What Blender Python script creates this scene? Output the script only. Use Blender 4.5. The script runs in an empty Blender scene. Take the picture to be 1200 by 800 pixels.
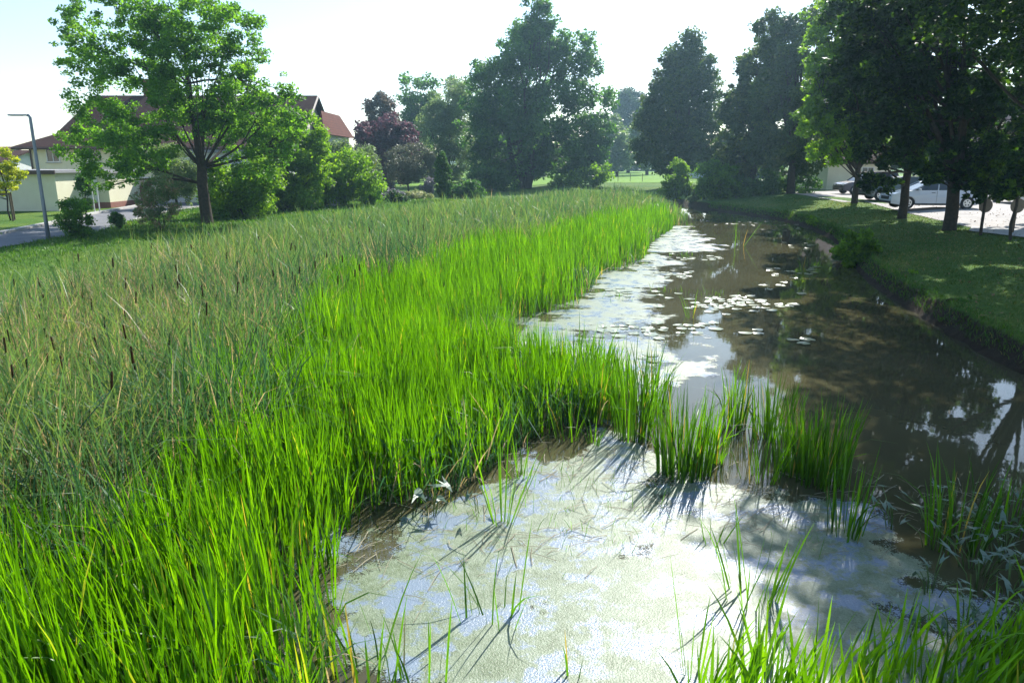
import bpy, math, random
import numpy as np
from math import radians as R, sin, cos, tan, pi

# ------------------------------------------------------------------ camera, sky, sun, exposure
C = bpy.context.scene
COL = C.collection
CAM_H, PITCH, FPX = 3.4, R(13.9), 850.0
cam_d = bpy.data.cameras.new('camera')
cam_d.sensor_width = 36.0
cam_d.lens = 36.0 * FPX / 1200.0
cam_d.clip_start = 0.1
cam_d.clip_end = 8000
cam = bpy.data.objects.new('camera', cam_d)
cam.location = (0, 0, CAM_H)
cam.rotation_euler = (R(90) - PITCH, 0, 0)
COL.objects.link(cam)
C.camera = cam

SUN_EL, SUN_AZ = R(40), R(26)          # azimuth measured clockwise from +Y (the view direction)
w = bpy.data.worlds.new('World')
C.world = w
w.use_nodes = True
nt = w.node_tree
bg = nt.nodes['Background']
sky = nt.nodes.new('ShaderNodeTexSky')
sky.sky_type = 'NISHITA'
sky.sun_disc = False
sky.sun_elevation = SUN_EL
sky.sun_rotation = SUN_AZ
sky.altitude = 300
sky.air_density = 1.0
sky.dust_density = 0.6
sky.ozone_density = 1.0
nt.links.new(sky.outputs[0], bg.inputs[0])
bg.inputs[1].default_value = 0.12

sun_d = bpy.data.lights.new('sun', 'SUN')
sun_d.energy = 5.0
sun_d.angle = R(0.5)
sun_d.color = (1.0, 0.97, 0.91)
sun = bpy.data.objects.new('sun', sun_d)
sdir = (sin(SUN_AZ) * cos(SUN_EL), cos(SUN_AZ) * cos(SUN_EL), sin(SUN_EL))
from mathutils import Vector, Matrix
sun.rotation_euler = Vector(sdir).to_track_quat('Z', 'Y').to_euler()
sun.location = (20, 30, 40)
COL.objects.link(sun)

C.view_settings.view_transform = 'Standard'
C.view_settings.look = 'None'
C.view_settings.gamma = 1
C.view_settings.exposure = 0.95
C.cycles.max_bounces = 7
C.cycles.diffuse_bounces = 3
C.cycles.glossy_bounces = 3
C.cycles.transmission_bounces = 4
C.cycles.transparent_max_bounces = 8
C.cycles.use_adaptive_sampling = True
C.cycles.adaptive_threshold = 0.02
C.cycles.use_denoising = True
C.cycles.sample_clamp_indirect = 6
C.cycles.caustics_reflective = False
C.cycles.caustics_refractive = False

# ------------------------------------------------------------------ projection helpers (photo pixels, 1200 x 800)
def ray(px, py):
    a, b = (px - 600) / FPX, (400 - py) / FPX
    return (a, cos(PITCH) + b * sin(PITCH), -sin(PITCH) + b * cos(PITCH))
def G(px, py, z=0.0):
    d = ray(px, py); t = (z - CAM_H) / d[2]
    return (d[0] * t, d[1] * t)
def P(px, py, Y):
    d = ray(px, py); t = Y / d[1]
    return Vector((d[0] * t, Y, CAM_H + d[2] * t))
def mpp(px, py, Y):                     # metres per photo pixel at distance Y
    return Y / ray(px, py)[1] / FPX

# ------------------------------------------------------------------ tagging
def tag(o, label=None, cat=None, group=None, kind=None):
    if label: o['label'] = label
    if cat: o['category'] = cat
    if group: o['group'] = group
    if kind: o['kind'] = kind
    return o
def empty(name, loc, rz=0.0):
    o = bpy.data.objects.new(name, None)
    o.empty_display_size = 0.2
    o.location = loc; o.rotation_euler = (0, 0, rz)
    COL.objects.link(o)
    return o
def link(name, me, m, parent=None, loc=None):
    o = bpy.data.objects.new(name, me)
    if m is not None and not me.materials: me.materials.append(m)
    COL.objects.link(o)
    if parent is not None: o.parent = parent
    if loc is not None: o.location = loc
    return o
def copy_tree(o, parent=None):
    c = o.copy(); COL.objects.link(c)
    if parent is not None: c.parent = parent
    for ch in [k for k in o.children]:
        copy_tree(ch, c)
    return c

# ------------------------------------------------------------------ mesh helpers
def np_mesh(name, V, Q, var=None, smooth=False):
    me = bpy.data.meshes.new(name)
    V = np.asarray(V, dtype=np.float32); Q = np.asarray(Q, dtype=np.int32)
    n, m = len(V), len(Q); k = Q.shape[1]
    me.vertices.add(n); me.vertices.foreach_set('co', V.ravel())
    me.loops.add(m * k); me.loops.foreach_set('vertex_index', Q.ravel())
    me.polygons.add(m)
    me.polygons.foreach_set('loop_start', np.arange(m, dtype=np.int32) * k)
    me.update(calc_edges=True)
    if smooth: me.polygons.foreach_set('use_smooth', np.ones(m, dtype=bool))
    if var is not None:
        a = me.attributes.new('var', 'FLOAT', 'POINT')
        a.data.foreach_set('value', np.asarray(var, dtype=np.float32))
    me.update()
    return me

class MB:
    def __init__(s): s.v = []; s.f = []
    def add(s, v, f):
        b = len(s.v); s.v += [tuple(x) for x in v]; s.f += [tuple(i + b for i in q) for q in f]
        return s
    def box(s, c, d, rz=0.0, taper=1.0):
        x, y, z = d[0] / 2, d[1] / 2, d[2] / 2; vs = []
        for k in (-1, 1):
            t = taper if k > 0 else 1.0
            for (i, j) in ((-1, -1), (1, -1), (1, 1), (-1, 1)):
                u, v2 = i * x * t, j * y * t
                vs.append((c[0] + u * cos(rz) - v2 * sin(rz), c[1] + u * sin(rz) + v2 * cos(rz), c[2] + k * z))
        return s.add(vs, [(3, 2, 1, 0), (4, 5, 6, 7), (0, 1, 5, 4), (1, 2, 6, 5), (2, 3, 7, 6), (3, 0, 4, 7)])
    def tube(s, pts, rad, n=8, cap=True):
        pts = [Vector(p) for p in pts]
        if not hasattr(rad, '__len__'): rad = [rad] * len(pts)
        vs = []; fs = []
        for i, p in enumerate(pts):
            d = (pts[min(i + 1, len(pts) - 1)] - pts[max(i - 1, 0)]).normalized()
            up = Vector((0, 0, 1)) if abs(d.z) < 0.9 else Vector((1, 0, 0))
            a = d.cross(up).normalized(); b = d.cross(a)
            for k in range(n):
                t = 2 * pi * k / n
                vs.append(p + (a * cos(t) + b * sin(t)) * rad[i])
        for i in range(len(pts) - 1):
            for k in range(n):
                k2 = (k + 1) % n
                fs.append((i * n + k, i * n + k2, (i + 1) * n + k2, (i + 1) * n + k))
        if cap:
            fs.append(tuple(range(n))); fs.append(tuple((len(pts) - 1) * n + k for k in reversed(range(n))))
        return s.add(vs, fs)
    def prism(s, poly, y0, y1):          # polygon in x,z extruded along y
        n = len(poly)
        vs = [(x, y0, z) for x, z in poly] + [(x, y1, z) for x, z in poly]
        fs = [tuple(range(n)), tuple(reversed(range(n, 2 * n)))]
        fs += [(i, i + n, (i + 1) % n + n, (i + 1) % n) for i in range(n)]
        return s.add(vs, fs)
    def mesh(s, name, smooth=False, bevel=0):
        me = bpy.data.meshes.new(name)
        me.from_pydata(s.v, [], s.f)
        import bmesh
        bm = bmesh.new(); bm.from_mesh(me)
        bmesh.ops.recalc_face_normals(bm, faces=bm.faces)
        if bevel:
            bmesh.ops.bevel(bm, geom=[e for e in bm.edges if len(e.link_faces) == 2 and e.calc_face_angle(0) > 0.4],
                            offset=bevel, segments=2, affect='EDGES', profile=0.5)
        bm.to_mesh(me); bm.free()
        if smooth: me.polygons.foreach_set('use_smooth', [True] * len(me.polygons))
        return me
    def build(s, name, m, parent=None, smooth=False, bevel=0, loc=None):
        return link(name, s.mesh(name, smooth, bevel), m, parent, loc)

# ------------------------------------------------------------------ materials
def new_mat(name):
    m = bpy.data.materials.new(name); m.use_nodes = True
    nt = m.node_tree
    return m, nt, nt.nodes['Principled BSDF'], nt.nodes['Material Output']
def ramp(nt, src, stops):
    r = nt.nodes.new('ShaderNodeValToRGB')
    e = r.color_ramp.elements
    while len(e) < len(stops): e.new(0.5)
    for i, (p, c) in enumerate(stops):
        e[i].position = p; e[i].color = (*c, 1)
    nt.links.new(src, r.inputs[0])
    return r.outputs[0]
def noise(nt, scale, detail=4, rough=0.55, vec=None):
    n = nt.nodes.new('ShaderNodeTexNoise')
    n.inputs['Scale'].default_value = scale; n.inputs['Detail'].default_value = detail
    n.inputs['Roughness'].default_value = rough
    if vec is None:
        tc = nt.nodes.new('ShaderNodeTexCoord'); vec = tc.outputs['Object']
    nt.links.new(vec, n.inputs['Vector'])
    return n.outputs['Fac']
def bump(nt, src, bsdf, strength, dist=0.02):
    b = nt.nodes.new('ShaderNodeBump')
    b.inputs['Strength'].default_value = strength; b.inputs['Distance'].default_value = dist
    nt.links.new(src, b.inputs['Height']); nt.links.new(b.outputs[0], bsdf.inputs['Normal'])
def simple(name, c1, c2=None, scale=3.0, rough=0.7, spec=0.4, metal=0.0, bmp=0.0, bscale=None):
    m, nt, b, out = new_mat(name)
    c2 = c2 or tuple(x * 0.8 for x in c1)
    nt.links.new(ramp(nt, noise(nt, scale), [(0.3, c1), (0.7, c2)]), b.inputs['Base Color'])
    b.inputs['Roughness'].default_value = rough
    b.inputs['Metallic'].default_value = metal
    b.inputs['Specular IOR Level'].default_value = spec
    if bmp: bump(nt, noise(nt, bscale or scale * 4), b, bmp)
    return m
def leaf_mat(name, stops, trans=0.5, tgain=1.6, rough=0.45, spec=0.35, ttint=(1.15, 1.1, 0.45)):
    m, nt, b, out = new_mat(name)
    at = nt.nodes.new('ShaderNodeAttribute'); at.attribute_name = 'var'
    col = ramp(nt, at.outputs['Fac'], stops)
    nt.links.new(col, b.inputs['Base Color'])
    b.inputs['Roughness'].default_value = rough
    b.inputs['Specular IOR Level'].default_value = spec
    tr = nt.nodes.new('ShaderNodeBsdfTranslucent')
    mul = nt.nodes.new('ShaderNodeMix'); mul.data_type = 'RGBA'; mul.blend_type = 'MULTIPLY'
    mul.inputs[0].default_value = 1.0; mul.clamp_result = True
    nt.links.new(col, mul.inputs[6]); mul.inputs[7].default_value = (ttint[0] * tgain, ttint[1] * tgain, ttint[2] * tgain, 1)
    nt.links.new(mul.outputs[2], tr.inputs[0])
    mx = nt.nodes.new('ShaderNodeMixShader'); mx.inputs[0].default_value = trans
    nt.links.new(b.outputs[0], mx.inputs[1]); nt.links.new(tr.outputs[0], mx.inputs[2])
    nt.links.new(mx.outputs[0], out.inputs['Surface'])
    return m

M = {}
M['bark'] = simple('bark', (0.075, 0.06, 0.045), (0.035, 0.03, 0.024), 9, 0.9, 0.2, bmp=0.8, bscale=22)
M['stalk'] = simple('stalk', (0.12, 0.2, 0.04), (0.09, 0.15, 0.03), 5, 0.6)
M['cattail_head'] = simple('cattail_head', (0.07, 0.035, 0.016), (0.045, 0.022, 0.01), 30, 0.95, 0.1)
M['metal'] = simple('painted_metal', (0.2, 0.23, 0.27), (0.17, 0.2, 0.24), 4, 0.4, 0.5, 0.3)
M['wood'] = simple('weathered_wood', (0.16, 0.12, 0.08), (0.1, 0.075, 0.05), 8, 0.85, bmp=0.4)
M['yellow_wall'] = simple('yellow_render', (0.74, 0.71, 0.52), (0.68, 0.64, 0.46), 1.2, 0.9, bmp=0.15, bscale=40)
M['white_wall'] = simple('white_render', (0.7, 0.7, 0.68), (0.63, 0.63, 0.62), 1.2, 0.9, bmp=0.15, bscale=40)
M['pink_wall'] = simple('pink_render', (0.58, 0.42, 0.38), (0.5, 0.37, 0.34), 1.2, 0.9)
M['trim'] = simple('white_trim', (0.75, 0.75, 0.73), (0.7, 0.7, 0.68), 3, 0.5)
M['brown_trim'] = simple('brown_trim', (0.09, 0.05, 0.035), (0.07, 0.04, 0.03), 3, 0.6)
M['felt'] = simple('roofing_felt', (0.3, 0.3, 0.3), (0.23, 0.23, 0.24), 2, 0.9)
M['plinth'] = simple('plinth', (0.3, 0.13, 0.1), (0.24, 0.11, 0.09), 6, 0.9)
M['kerb'] = simple('kerb_stone', (0.45, 0.43, 0.4), (0.36, 0.35, 0.33), 3, 0.85, bmp=0.2)
M['rubber'] = simple('rubber', (0.02, 0.02, 0.02), (0.028, 0.028, 0.028), 10, 0.8)
M['alloy'] = simple('alloy', (0.55, 0.56, 0.58), (0.5, 0.5, 0.52), 10, 0.3, 0.5, 0.8)
M['lamp_glass'] = simple('lamp_glass', (0.7, 0.72, 0.75), (0.6, 0.6, 0.62), 10, 0.1, 0.6)
M['red_lens'] = simple('red_lens', (0.4, 0.02, 0.02), (0.35, 0.02, 0.02), 10, 0.2, 0.6)
M['black_trim'] = simple('black_trim', (0.02, 0.02, 0.022), (0.03, 0.03, 0.03), 6, 0.5)
M['pale_stone'] = simple('pale_stone', (0.5, 0.49, 0.46), (0.38, 0.37, 0.35), 3, 0.9, bmp=0.3)
M['sign_back'] = simple('sign_back', (0.22, 0.17, 0.12), (0.16, 0.12, 0.09), 8, 0.7)

def paint(name, c):
    m, nt, b, out = new_mat(name)
    nt.links.new(ramp(nt, noise(nt, 2.0), [(0.3, c), (0.7, tuple(x * 0.93 for x in c))]), b.inputs['Base Color'])
    b.inputs['Roughness'].default_value = 0.32
    b.inputs['Coat Weight'].default_value = 0.8; b.inputs['Coat Roughness'].default_value = 0.06
    return m
def glass(name, c=(0.03, 0.04, 0.045)):
    m, nt, b, out = new_mat(name)
    nt.links.new(ramp(nt, noise(nt, 1.0), [(0.3, c), (0.7, tuple(x * 1.3 for x in c))]), b.inputs['Base Color'])
    b.inputs['Roughness'].default_value = 0.05; b.inputs['Specular IOR Level'].default_value = 0.8
    return m
M['glass'] = glass('window_glass')

def tile_mat(name, c1, c2):
    m, nt, b, out = new_mat(name)
    tc = nt.nodes.new('ShaderNodeTexCoord')
    n1 = noise(nt, 1.3, 5)
    br = nt.nodes.new('ShaderNodeTexBrick')
    br.inputs['Scale'].default_value = 3.2; br.inputs['Mortar Size'].default_value = 0.02
    br.inputs['Color1'].default_value = (*c1, 1); br.inputs['Color2'].default_value = (*c2, 1)
    br.inputs['Mortar'].default_value = (c2[0] * .4, c2[1] * .4, c2[2] * .4, 1)
    nt.links.new(tc.outputs['Object'], br.inputs['Vector'])
    mx = nt.nodes.new('ShaderNodeMix'); mx.data_type = 'RGBA'; mx.blend_type = 'MULTIPLY'; mx.inputs[0].default_value = 0.5
    nt.links.new(br.outputs[0], mx.inputs[6])
    nt.links.new(ramp(nt, n1, [(0.3, (0.7, 0.7, 0.7)), (0.7, (1, 1, 1))]), mx.inputs[7])
    nt.links.new(mx.outputs[2], b.inputs['Base Color'])
    b.inputs['Roughness'].default_value = 0.9; b.inputs['Specular IOR Level'].default_value = 0.15
    bump(nt, br.outputs['Fac'], b, -0.4, 0.03)
    return m
M['roof_tile'] = tile_mat('roof_tiles', (0.08, 0.038, 0.028), (0.062, 0.03, 0.024))
M['red_tile'] = tile_mat('red_roof_tiles', (0.16, 0.055, 0.035), (0.12, 0.042, 0.03))

# leaves
M['reed'] = leaf_mat('sweet_flag_blade', [(0.0, (0.018, 0.062, 0.004)), (0.35, (0.056, 0.155, 0.004)), (0.75, (0.108, 0.255, 0.005)), (0.9, (0.15, 0.31, 0.01)), (0.94, (0.3, 0.3, 0.06)), (1.0, (0.3, 0.22, 0.1))], 0.5, 2.0, 0.38, 0.5, (1.15, 1.12, .2))
M['typha'] = leaf_mat('cattail_blade', [(0.0, (0.025, 0.085, 0.045)), (0.32, (0.08, 0.18, 0.065)), (0.5, (0.14, 0.23, 0.06)), (0.7, (0.17, 0.24, 0.06)), (0.78, (0.26, 0.2, 0.13)), (1.0, (0.46, 0.36, 0.27))], 0.45, 1.5, 0.45, 0.35, (1.1, 1.05, 0.6))
M['dry_grass'] = leaf_mat('dry_grass_blade', [(0.0, (0.03, 0.07, 0.012)), (0.45, (0.065, 0.12, 0.02)), (0.7, (0.12, 0.16, 0.035)), (1.0, (0.28, 0.23, 0.12))], 0.4, 1.5)
M['grass'] = leaf_mat('grass_blade', [(0.0, (0.03, 0.09, 0.01)), (0.5, (0.06, 0.15, 0.015)), (0.85, (0.11, 0.21, 0.025)), (1.0, (0.25, 0.22, 0.09))], 0.45, 1.5)
M['litter'] = simple('reed_litter', (0.3, 0.26, 0.17), (0.16, 0.15, 0.09), 12, 0.8)
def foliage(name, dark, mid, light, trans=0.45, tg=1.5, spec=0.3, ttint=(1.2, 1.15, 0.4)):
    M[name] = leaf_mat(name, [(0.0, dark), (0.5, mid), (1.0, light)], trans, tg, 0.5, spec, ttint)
foliage('leaf_cherry', (0.035, 0.1, 0.018), (0.085, 0.2, 0.02), (0.16, 0.3, 0.03), 0.6, 2.0)
foliage('leaf_bright', (0.05, 0.12, 0.012), (0.12, 0.23, 0.015), (0.2, 0.33, 0.025), 0.58, 2.0)
foliage('leaf_alder', (0.025, 0.075, 0.022), (0.048, 0.125, 0.032), (0.09, 0.2, 0.04), 0.5, 2.0)
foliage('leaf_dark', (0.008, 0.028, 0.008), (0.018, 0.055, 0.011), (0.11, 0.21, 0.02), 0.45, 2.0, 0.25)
foliage('leaf_linden', (0.025, 0.06, 0.018), (0.045, 0.095, 0.022), (0.11, 0.16, 0.03), 0.42, 1.6)
foliage('leaf_willow', (0.08, 0.14, 0.05), (0.14, 0.22, 0.075), (0.22, 0.3, 0.11), 0.48, 1.5, 0.3, (1.1, 1.05, 0.7))
foliage('leaf_olive', (0.08, 0.1, 0.06), (0.13, 0.15, 0.09), (0.2, 0.2, 0.13), 0.3, 1.1, 0.4, (1.1, 1.05, 0.8))
foliage('leaf_plum', (0.045, 0.018, 0.028), (0.08, 0.035, 0.05), (0.17, 0.085, 0.105), 0.4, 1.5, 0.4, (1.1, 0.9, 0.9))
foliage('leaf_brown', (0.07, 0.05, 0.03), (0.11, 0.08, 0.05), (0.14, 0.11, 0.06), 0.3, 1.2, 0.3, (1.1, 1.0, 0.8))
foliage('leaf_yellow', (0.3, 0.38, 0.02), (0.45, 0.5, 0.03), (0.6, 0.6, 0.05), 0.55, 1.2, .3, (1,1,.5))
foliage('leaf_yew', (0.02, 0.065, 0.006), (0.045, 0.13, 0.01), (0.12, 0.26, 0.012), 0.4, 1.6)
foliage('leaf_gold', (0.2, 0.26, 0.01), (0.32, 0.38, 0.015), (0.45, 0.45, 0.03), 0.4, 1.2)
foliage('leaf_mauve', (0.16, 0.15, 0.18), (0.24, 0.22, 0.26), (0.34, 0.3, 0.34), 0.3, 1.1, 0.3, (1, 1, 1))
foliage('leaf_pinkish', (0.1, 0.18, 0.06), (0.17, 0.26, 0.1), (0.4, 0.22, 0.22), 0.55, 1.6, 0.3, (1.1, 1.0, 0.7))
foliage('leaf_arrow', (0.06, 0.12, 0.07), (0.1, 0.17, 0.11), (0.15, 0.22, 0.15), 0.2, 1.3, 1.0, (1.0, 1.1, 0.6))
M['leaf_lily'] = leaf_mat('leaf_lily', [(0, (0.16, 0.2, 0.1)), (1, (0.3, 0.34, 0.2))], 0.1, 1.2, 0.28, 1.0)
foliage('leaf_far', (0.03, 0.06, 0.03), (0.045, 0.085, 0.035), (0.07, 0.12, 0.045), 0.35, 1.3)
foliage('flowers', (0.1, 0.2, 0.04), (0.35, 0.38, 0.15), (0.7, 0.68, 0.5), 0.4, 1.1, 0.3, (1, 1, 0.8))

def ground_mat():
    m, nt, b, out = new_mat('grass_ground')
    at = nt.nodes.new('ShaderNodeAttribute'); at.attribute_name = 'var'
    fine = noise(nt, 9, 8, 0.7); big = noise(nt, 0.35, 5)
    g = ramp(nt, fine, [(0.25, (0.035, 0.075, 0.012)), (0.5, (0.07, 0.14, 0.018)), (0.75, (0.13, 0.2, 0.035))])
    g2 = ramp(nt, big, [(0.35, (0.8, 0.95, 0.8)), (0.5, (1.0, 1.0, 1.0)), (0.68, (1.5, 1.2, 1.1))])
    mul = nt.nodes.new('ShaderNodeMix'); mul.data_type = 'RGBA'; mul.blend_type = 'MULTIPLY'; mul.inputs[0].default_value = 1
    nt.links.new(g, mul.inputs[6]); nt.links.new(g2, mul.inputs[7])
    mud = ramp(nt, noise(nt, 4, 6), [(0.3, (0.018, 0.013, 0.008)), (0.7, (0.045, 0.033, 0.02))])
    mx = nt.nodes.new('ShaderNodeMix'); mx.data_type = 'RGBA'
    mth = nt.nodes.new('ShaderNodeMapRange')
    sm = nt.nodes.new('ShaderNodeMath'); sm.operation = 'ADD'
    n2 = nt.nodes.new('ShaderNodeMath'); n2.operation = 'MULTIPLY_ADD'
    nt.links.new(fine, n2.inputs[0]); n2.inputs[1].default_value = 0.5; n2.inputs[2].default_value = -0.25
    nt.links.new(at.outputs['Fac'], sm.inputs[0]); nt.links.new(n2.outputs[0], sm.inputs[1])
    nt.links.new(sm.outputs[0], mth.inputs[0]); mth.inputs[1].default_value = 0.4; mth.inputs[2].default_value = 0.6
    nt.links.new(mth.outputs[0], mx.inputs[0])
    nt.links.new(mul.outputs[2], mx.inputs[6]); nt.links.new(mud, mx.inputs[7])
    nt.links.new(mx.outputs[2], b.inputs['Base Color'])
    b.inputs['Roughness'].default_value = 0.95; b.inputs['Specular IOR Level'].default_value = 0.15
    bump(nt, fine, b, 0.8, 0.06)
    return m
M['ground'] = ground_mat()

def water_mat():
    m, nt, b, out = new_mat('pond_water')
    c = ramp(nt, noise(nt, 0.25, 5), [(0.35, (0.06, 0.056, 0.027)), (0.65, (0.092, 0.084, 0.042))])
    nt.links.new(c, b.inputs['Base Color'])
    b.inputs['Roughness'].default_value = 0.025
    b.inputs['IOR'].default_value = 1.333
    b.inputs['Specular IOR Level'].default_value = 0.5
    bump(nt, noise(nt, 2.2, 3, 0.5), b, 0.05, 0.02)
    return m
M['water'] = water_mat()

def film_mat():
    m, nt, b, out = new_mat('duckweed_film')
    at = nt.nodes.new('ShaderNodeAttribute'); at.attribute_name = 'var'
    big = noise(nt, 1.1, 7, 0.62); fine = noise(nt, 70, 3, 0.6)
    col = ramp(nt, noise(nt, 4.5, 12, 0.8), [(0.28, (0.06, 0.08, 0.035)), (0.42, (0.13, 0.17, 0.085)), (0.56, (0.2, 0.245, 0.155)), (0.72, (0.28, 0.31, 0.25))])
    spk = ramp(nt, noise(nt, 120, 2, 0.5), [(0.35, (0.6, 0.62, 0.55)), (0.6, (1.1, 1.1, 1.1))])
    mul = nt.nodes.new('ShaderNodeMix'); mul.data_type = 'RGBA'; mul.blend_type = 'MULTIPLY'; mul.inputs[0].default_value = 0.8
    nt.links.new(col, mul.inputs[6]); nt.links.new(spk, mul.inputs[7])
    nt.links.new(mul.outputs[2], b.inputs['Base Color'])
    sky_sheen = nt.nodes.new('ShaderNodeMapRange'); nt.links.new(noise(nt, 1.9, 12, 0.74), sky_sheen.inputs[0])
    sky_sheen.inputs[1].default_value = 0.5; sky_sheen.inputs[2].default_value = 0.555
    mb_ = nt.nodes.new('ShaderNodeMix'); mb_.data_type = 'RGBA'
    nt.links.new(sky_sheen.outputs[0], mb_.inputs[0]); nt.links.new(mul.outputs[2], mb_.inputs[6]); mb_.inputs[7].default_value = (0.2, 0.25, 0.31, 1)  # bluish sky reflection painted into the film colour as noise patches
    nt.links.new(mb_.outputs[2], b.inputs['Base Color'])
    ro = nt.nodes.new('ShaderNodeMapRange'); nt.links.new(sky_sheen.outputs[0], ro.inputs[0]); ro.inputs[3].default_value = 0.42; ro.inputs[4].default_value = 0.22
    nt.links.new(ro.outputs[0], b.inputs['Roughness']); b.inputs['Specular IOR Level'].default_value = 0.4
    bump(nt, fine, b, 0.5, 0.01)
    # cover = var + noise
    def math_(op, a, c, d=None):
        n = nt.nodes.new('ShaderNodeMath'); n.operation = op
        for i, x in enumerate((a, c, d)):
            if x is None: continue
            if isinstance(x, (int, float)): n.inputs[i].default_value = x
            else: nt.links.new(x, n.inputs[i])
        return n.outputs[0]
    s = math_('MULTIPLY_ADD', big, 2.3, -1.15)
    s = math_('ADD', s, at.outputs['Fac'])
    s = math_('ADD', s, math_('MULTIPLY_ADD', fine, 0.5, -0.25))
    mr = nt.nodes.new('ShaderNodeMapRange'); nt.links.new(s, mr.inputs[0])
    mr.inputs[1].default_value = 0.44; mr.inputs[2].default_value = 0.52
    tr = nt.nodes.new('ShaderNodeBsdfTransparent')
    mx = nt.nodes.new('ShaderNodeMixShader')
    nt.links.new(mr.outputs[0], mx.inputs[0]); nt.links.new(tr.outputs[0], mx.inputs[1]); nt.links.new(b.outputs[0], mx.inputs[2])
    nt.links.new(mx.outputs[0], out.inputs['Surface'])
    return m
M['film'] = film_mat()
M['asphalt'] = simple('asphalt', (0.2, 0.2, 0.21), (0.15, 0.15, 0.16), 1.5, 0.9, 0.3, bmp=0.3, bscale=60)
M['pavers'] = simple('pale_paving', (0.4, 0.37, 0.34), (0.3, 0.28, 0.26), 1.2, 0.9, 0.3, bmp=0.2, bscale=30)

# ------------------------------------------------------------------ plan of the place
rng = np.random.default_rng(7)
random.seed(7)
def poly_dist(X, Y, poly):
    """signed distance, positive inside"""
    X = np.asarray(X, float); Y = np.asarray(Y, float)
    d = np.full(X.shape, 1e9); inside = np.zeros(X.shape, bool)
    n = len(poly)
    for i in range(n):
        x0, y0 = poly[i]; x1, y1 = poly[(i + 1) % n]
        dx, dy = x1 - x0, y1 - y0
        t = np.clip(((X - x0) * dx + (Y - y0) * dy) / (dx * dx + dy * dy + 1e-12), 0, 1)
        d = np.minimum(d, np.hypot(X - x0 - t * dx, Y - y0 - t * dy))
        c = ((y0 > Y) != (y1 > Y)) & (X < (x1 - x0) * (Y - y0) / (y1 - y0 + 1e-12) + x0)
        inside ^= c
    return np.where(inside, d, -d)
def vnoise(X, Y, s, seed=0):
    r = np.random.default_rng(seed); o = 0
    for k in range(5):
        a, b, ph = r.uniform(0, 2 * pi), s * 1.6 ** k, r.uniform(0, 9, 2)
        o = o + np.sin((X * cos(a) + Y * sin(a)) * b + ph[0] + 1.5 * np.sin((X * sin(a) - Y * cos(a)) * b * .7 + ph[1])) / 1.35 ** k
    return o / 3.2

right_shore = [G(*p) for p in ((828, 245), (865, 250), (908, 256), (945, 265), (975, 279), (992, 300), (1016, 328), (1046, 350), (1085, 374), (1130, 402), (1200, 440))]
right_shore += [(8.3, 9.3), (7.6, 6.5), (6.6, 3.5), (6, 0), (6, -12)]
left_shore = [(-9, -12), (-11, 4), (-11.7, 14), (-12.2, 22), (-11.2, 27), (-10.6, 32), (-9.2, 37.5), (-5.5, 45), (-.6, 53), (5.5, 63), (11, 70), (13, 68), (14.2, 60)]
MARSH = right_shore + left_shore
reed_edge = [G(*p) for p in ((797, 259), (786, 270), (764, 284), (757, 302), (736, 314), (707, 320), (694, 338), (676, 358), (640, 368), (604, 382), (588, 402), (606, 428), (650, 438), (700, 440), (742, 454), (750, 484), (700, 498), (652, 505), (604, 528), (560, 568), (505, 588), (425, 600), (398, 640), (400, 720), (394, 800), (380, 900))]
REEDS = reed_edge + [(-0.9, 0.6), (-5, 0.6), (-11, 4), (-11.4, 14), (-11.9, 22), (-10.9, 27), (-10.3, 32), (-8.9, 37), (-5.2, 44.3), (-.2, 52.3), (6, 62.5), (10.6, 66), (11.6, 57), (10.6, 46), (9.6, 40)]
# the bright sweet-flag zone (the rest of the bed is cattail)
BRIGHT = [G(px, py, 1.1) for px, py in ((812, 243), (770, 234), (700, 243), (610, 262), (520, 272), (470, 292), (400, 300), (350, 322), (345, 345), (395, 352), (310, 368), (290, 405), (300, 440), (235, 470), (150, 520), (75, 545), (0, 565), (-120, 590))] + [(-7, 3), (-5, 0.3), (-0.5, 0.3)] + [(p[0] + 0.35, p[1]) for p in reversed(reed_edge)]

def ground_z(X, Y):
    X = np.asarray(X, float); Y = np.asarray(Y, float)
    d = poly_dist(X, Y, MARSH)             # + inside
    out = np.clip(-d, 0, None)
    nz = vnoise(X, Y, 0.5, 3)
    right = np.clip((X - (0.02 * Y)) / 4, 0, 1)
    rise_r = 0.42 * np.clip(out / 0.35, 0, 1) ** 0.8 + 0.55 * np.clip((out - 0.3) / 7.0, 0, 1)
    rise_l = 0.6 * np.clip(out / 1.8, 0, 1)
    z = rise_l * (1 - right) + rise_r * right
    z = z + nz * 0.04 * np.clip(out / 3, 0, 1) * np.clip(1 - out / 9, 0.15, 1)
    z = np.where(d > 0, -0.04 - 0.35 * np.clip(d / 1.2, 0, 1), z)
    bed = poly_dist(X, Y, REEDS)
    z = np.where((d > 0) & (bed > -0.3), np.maximum(z, -0.12 + 0.05 * np.clip(bed, 0, 3)), z)
    return z
def gz(x, y): return float(ground_z(np.array([x]), np.array([y]))[0])

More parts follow.
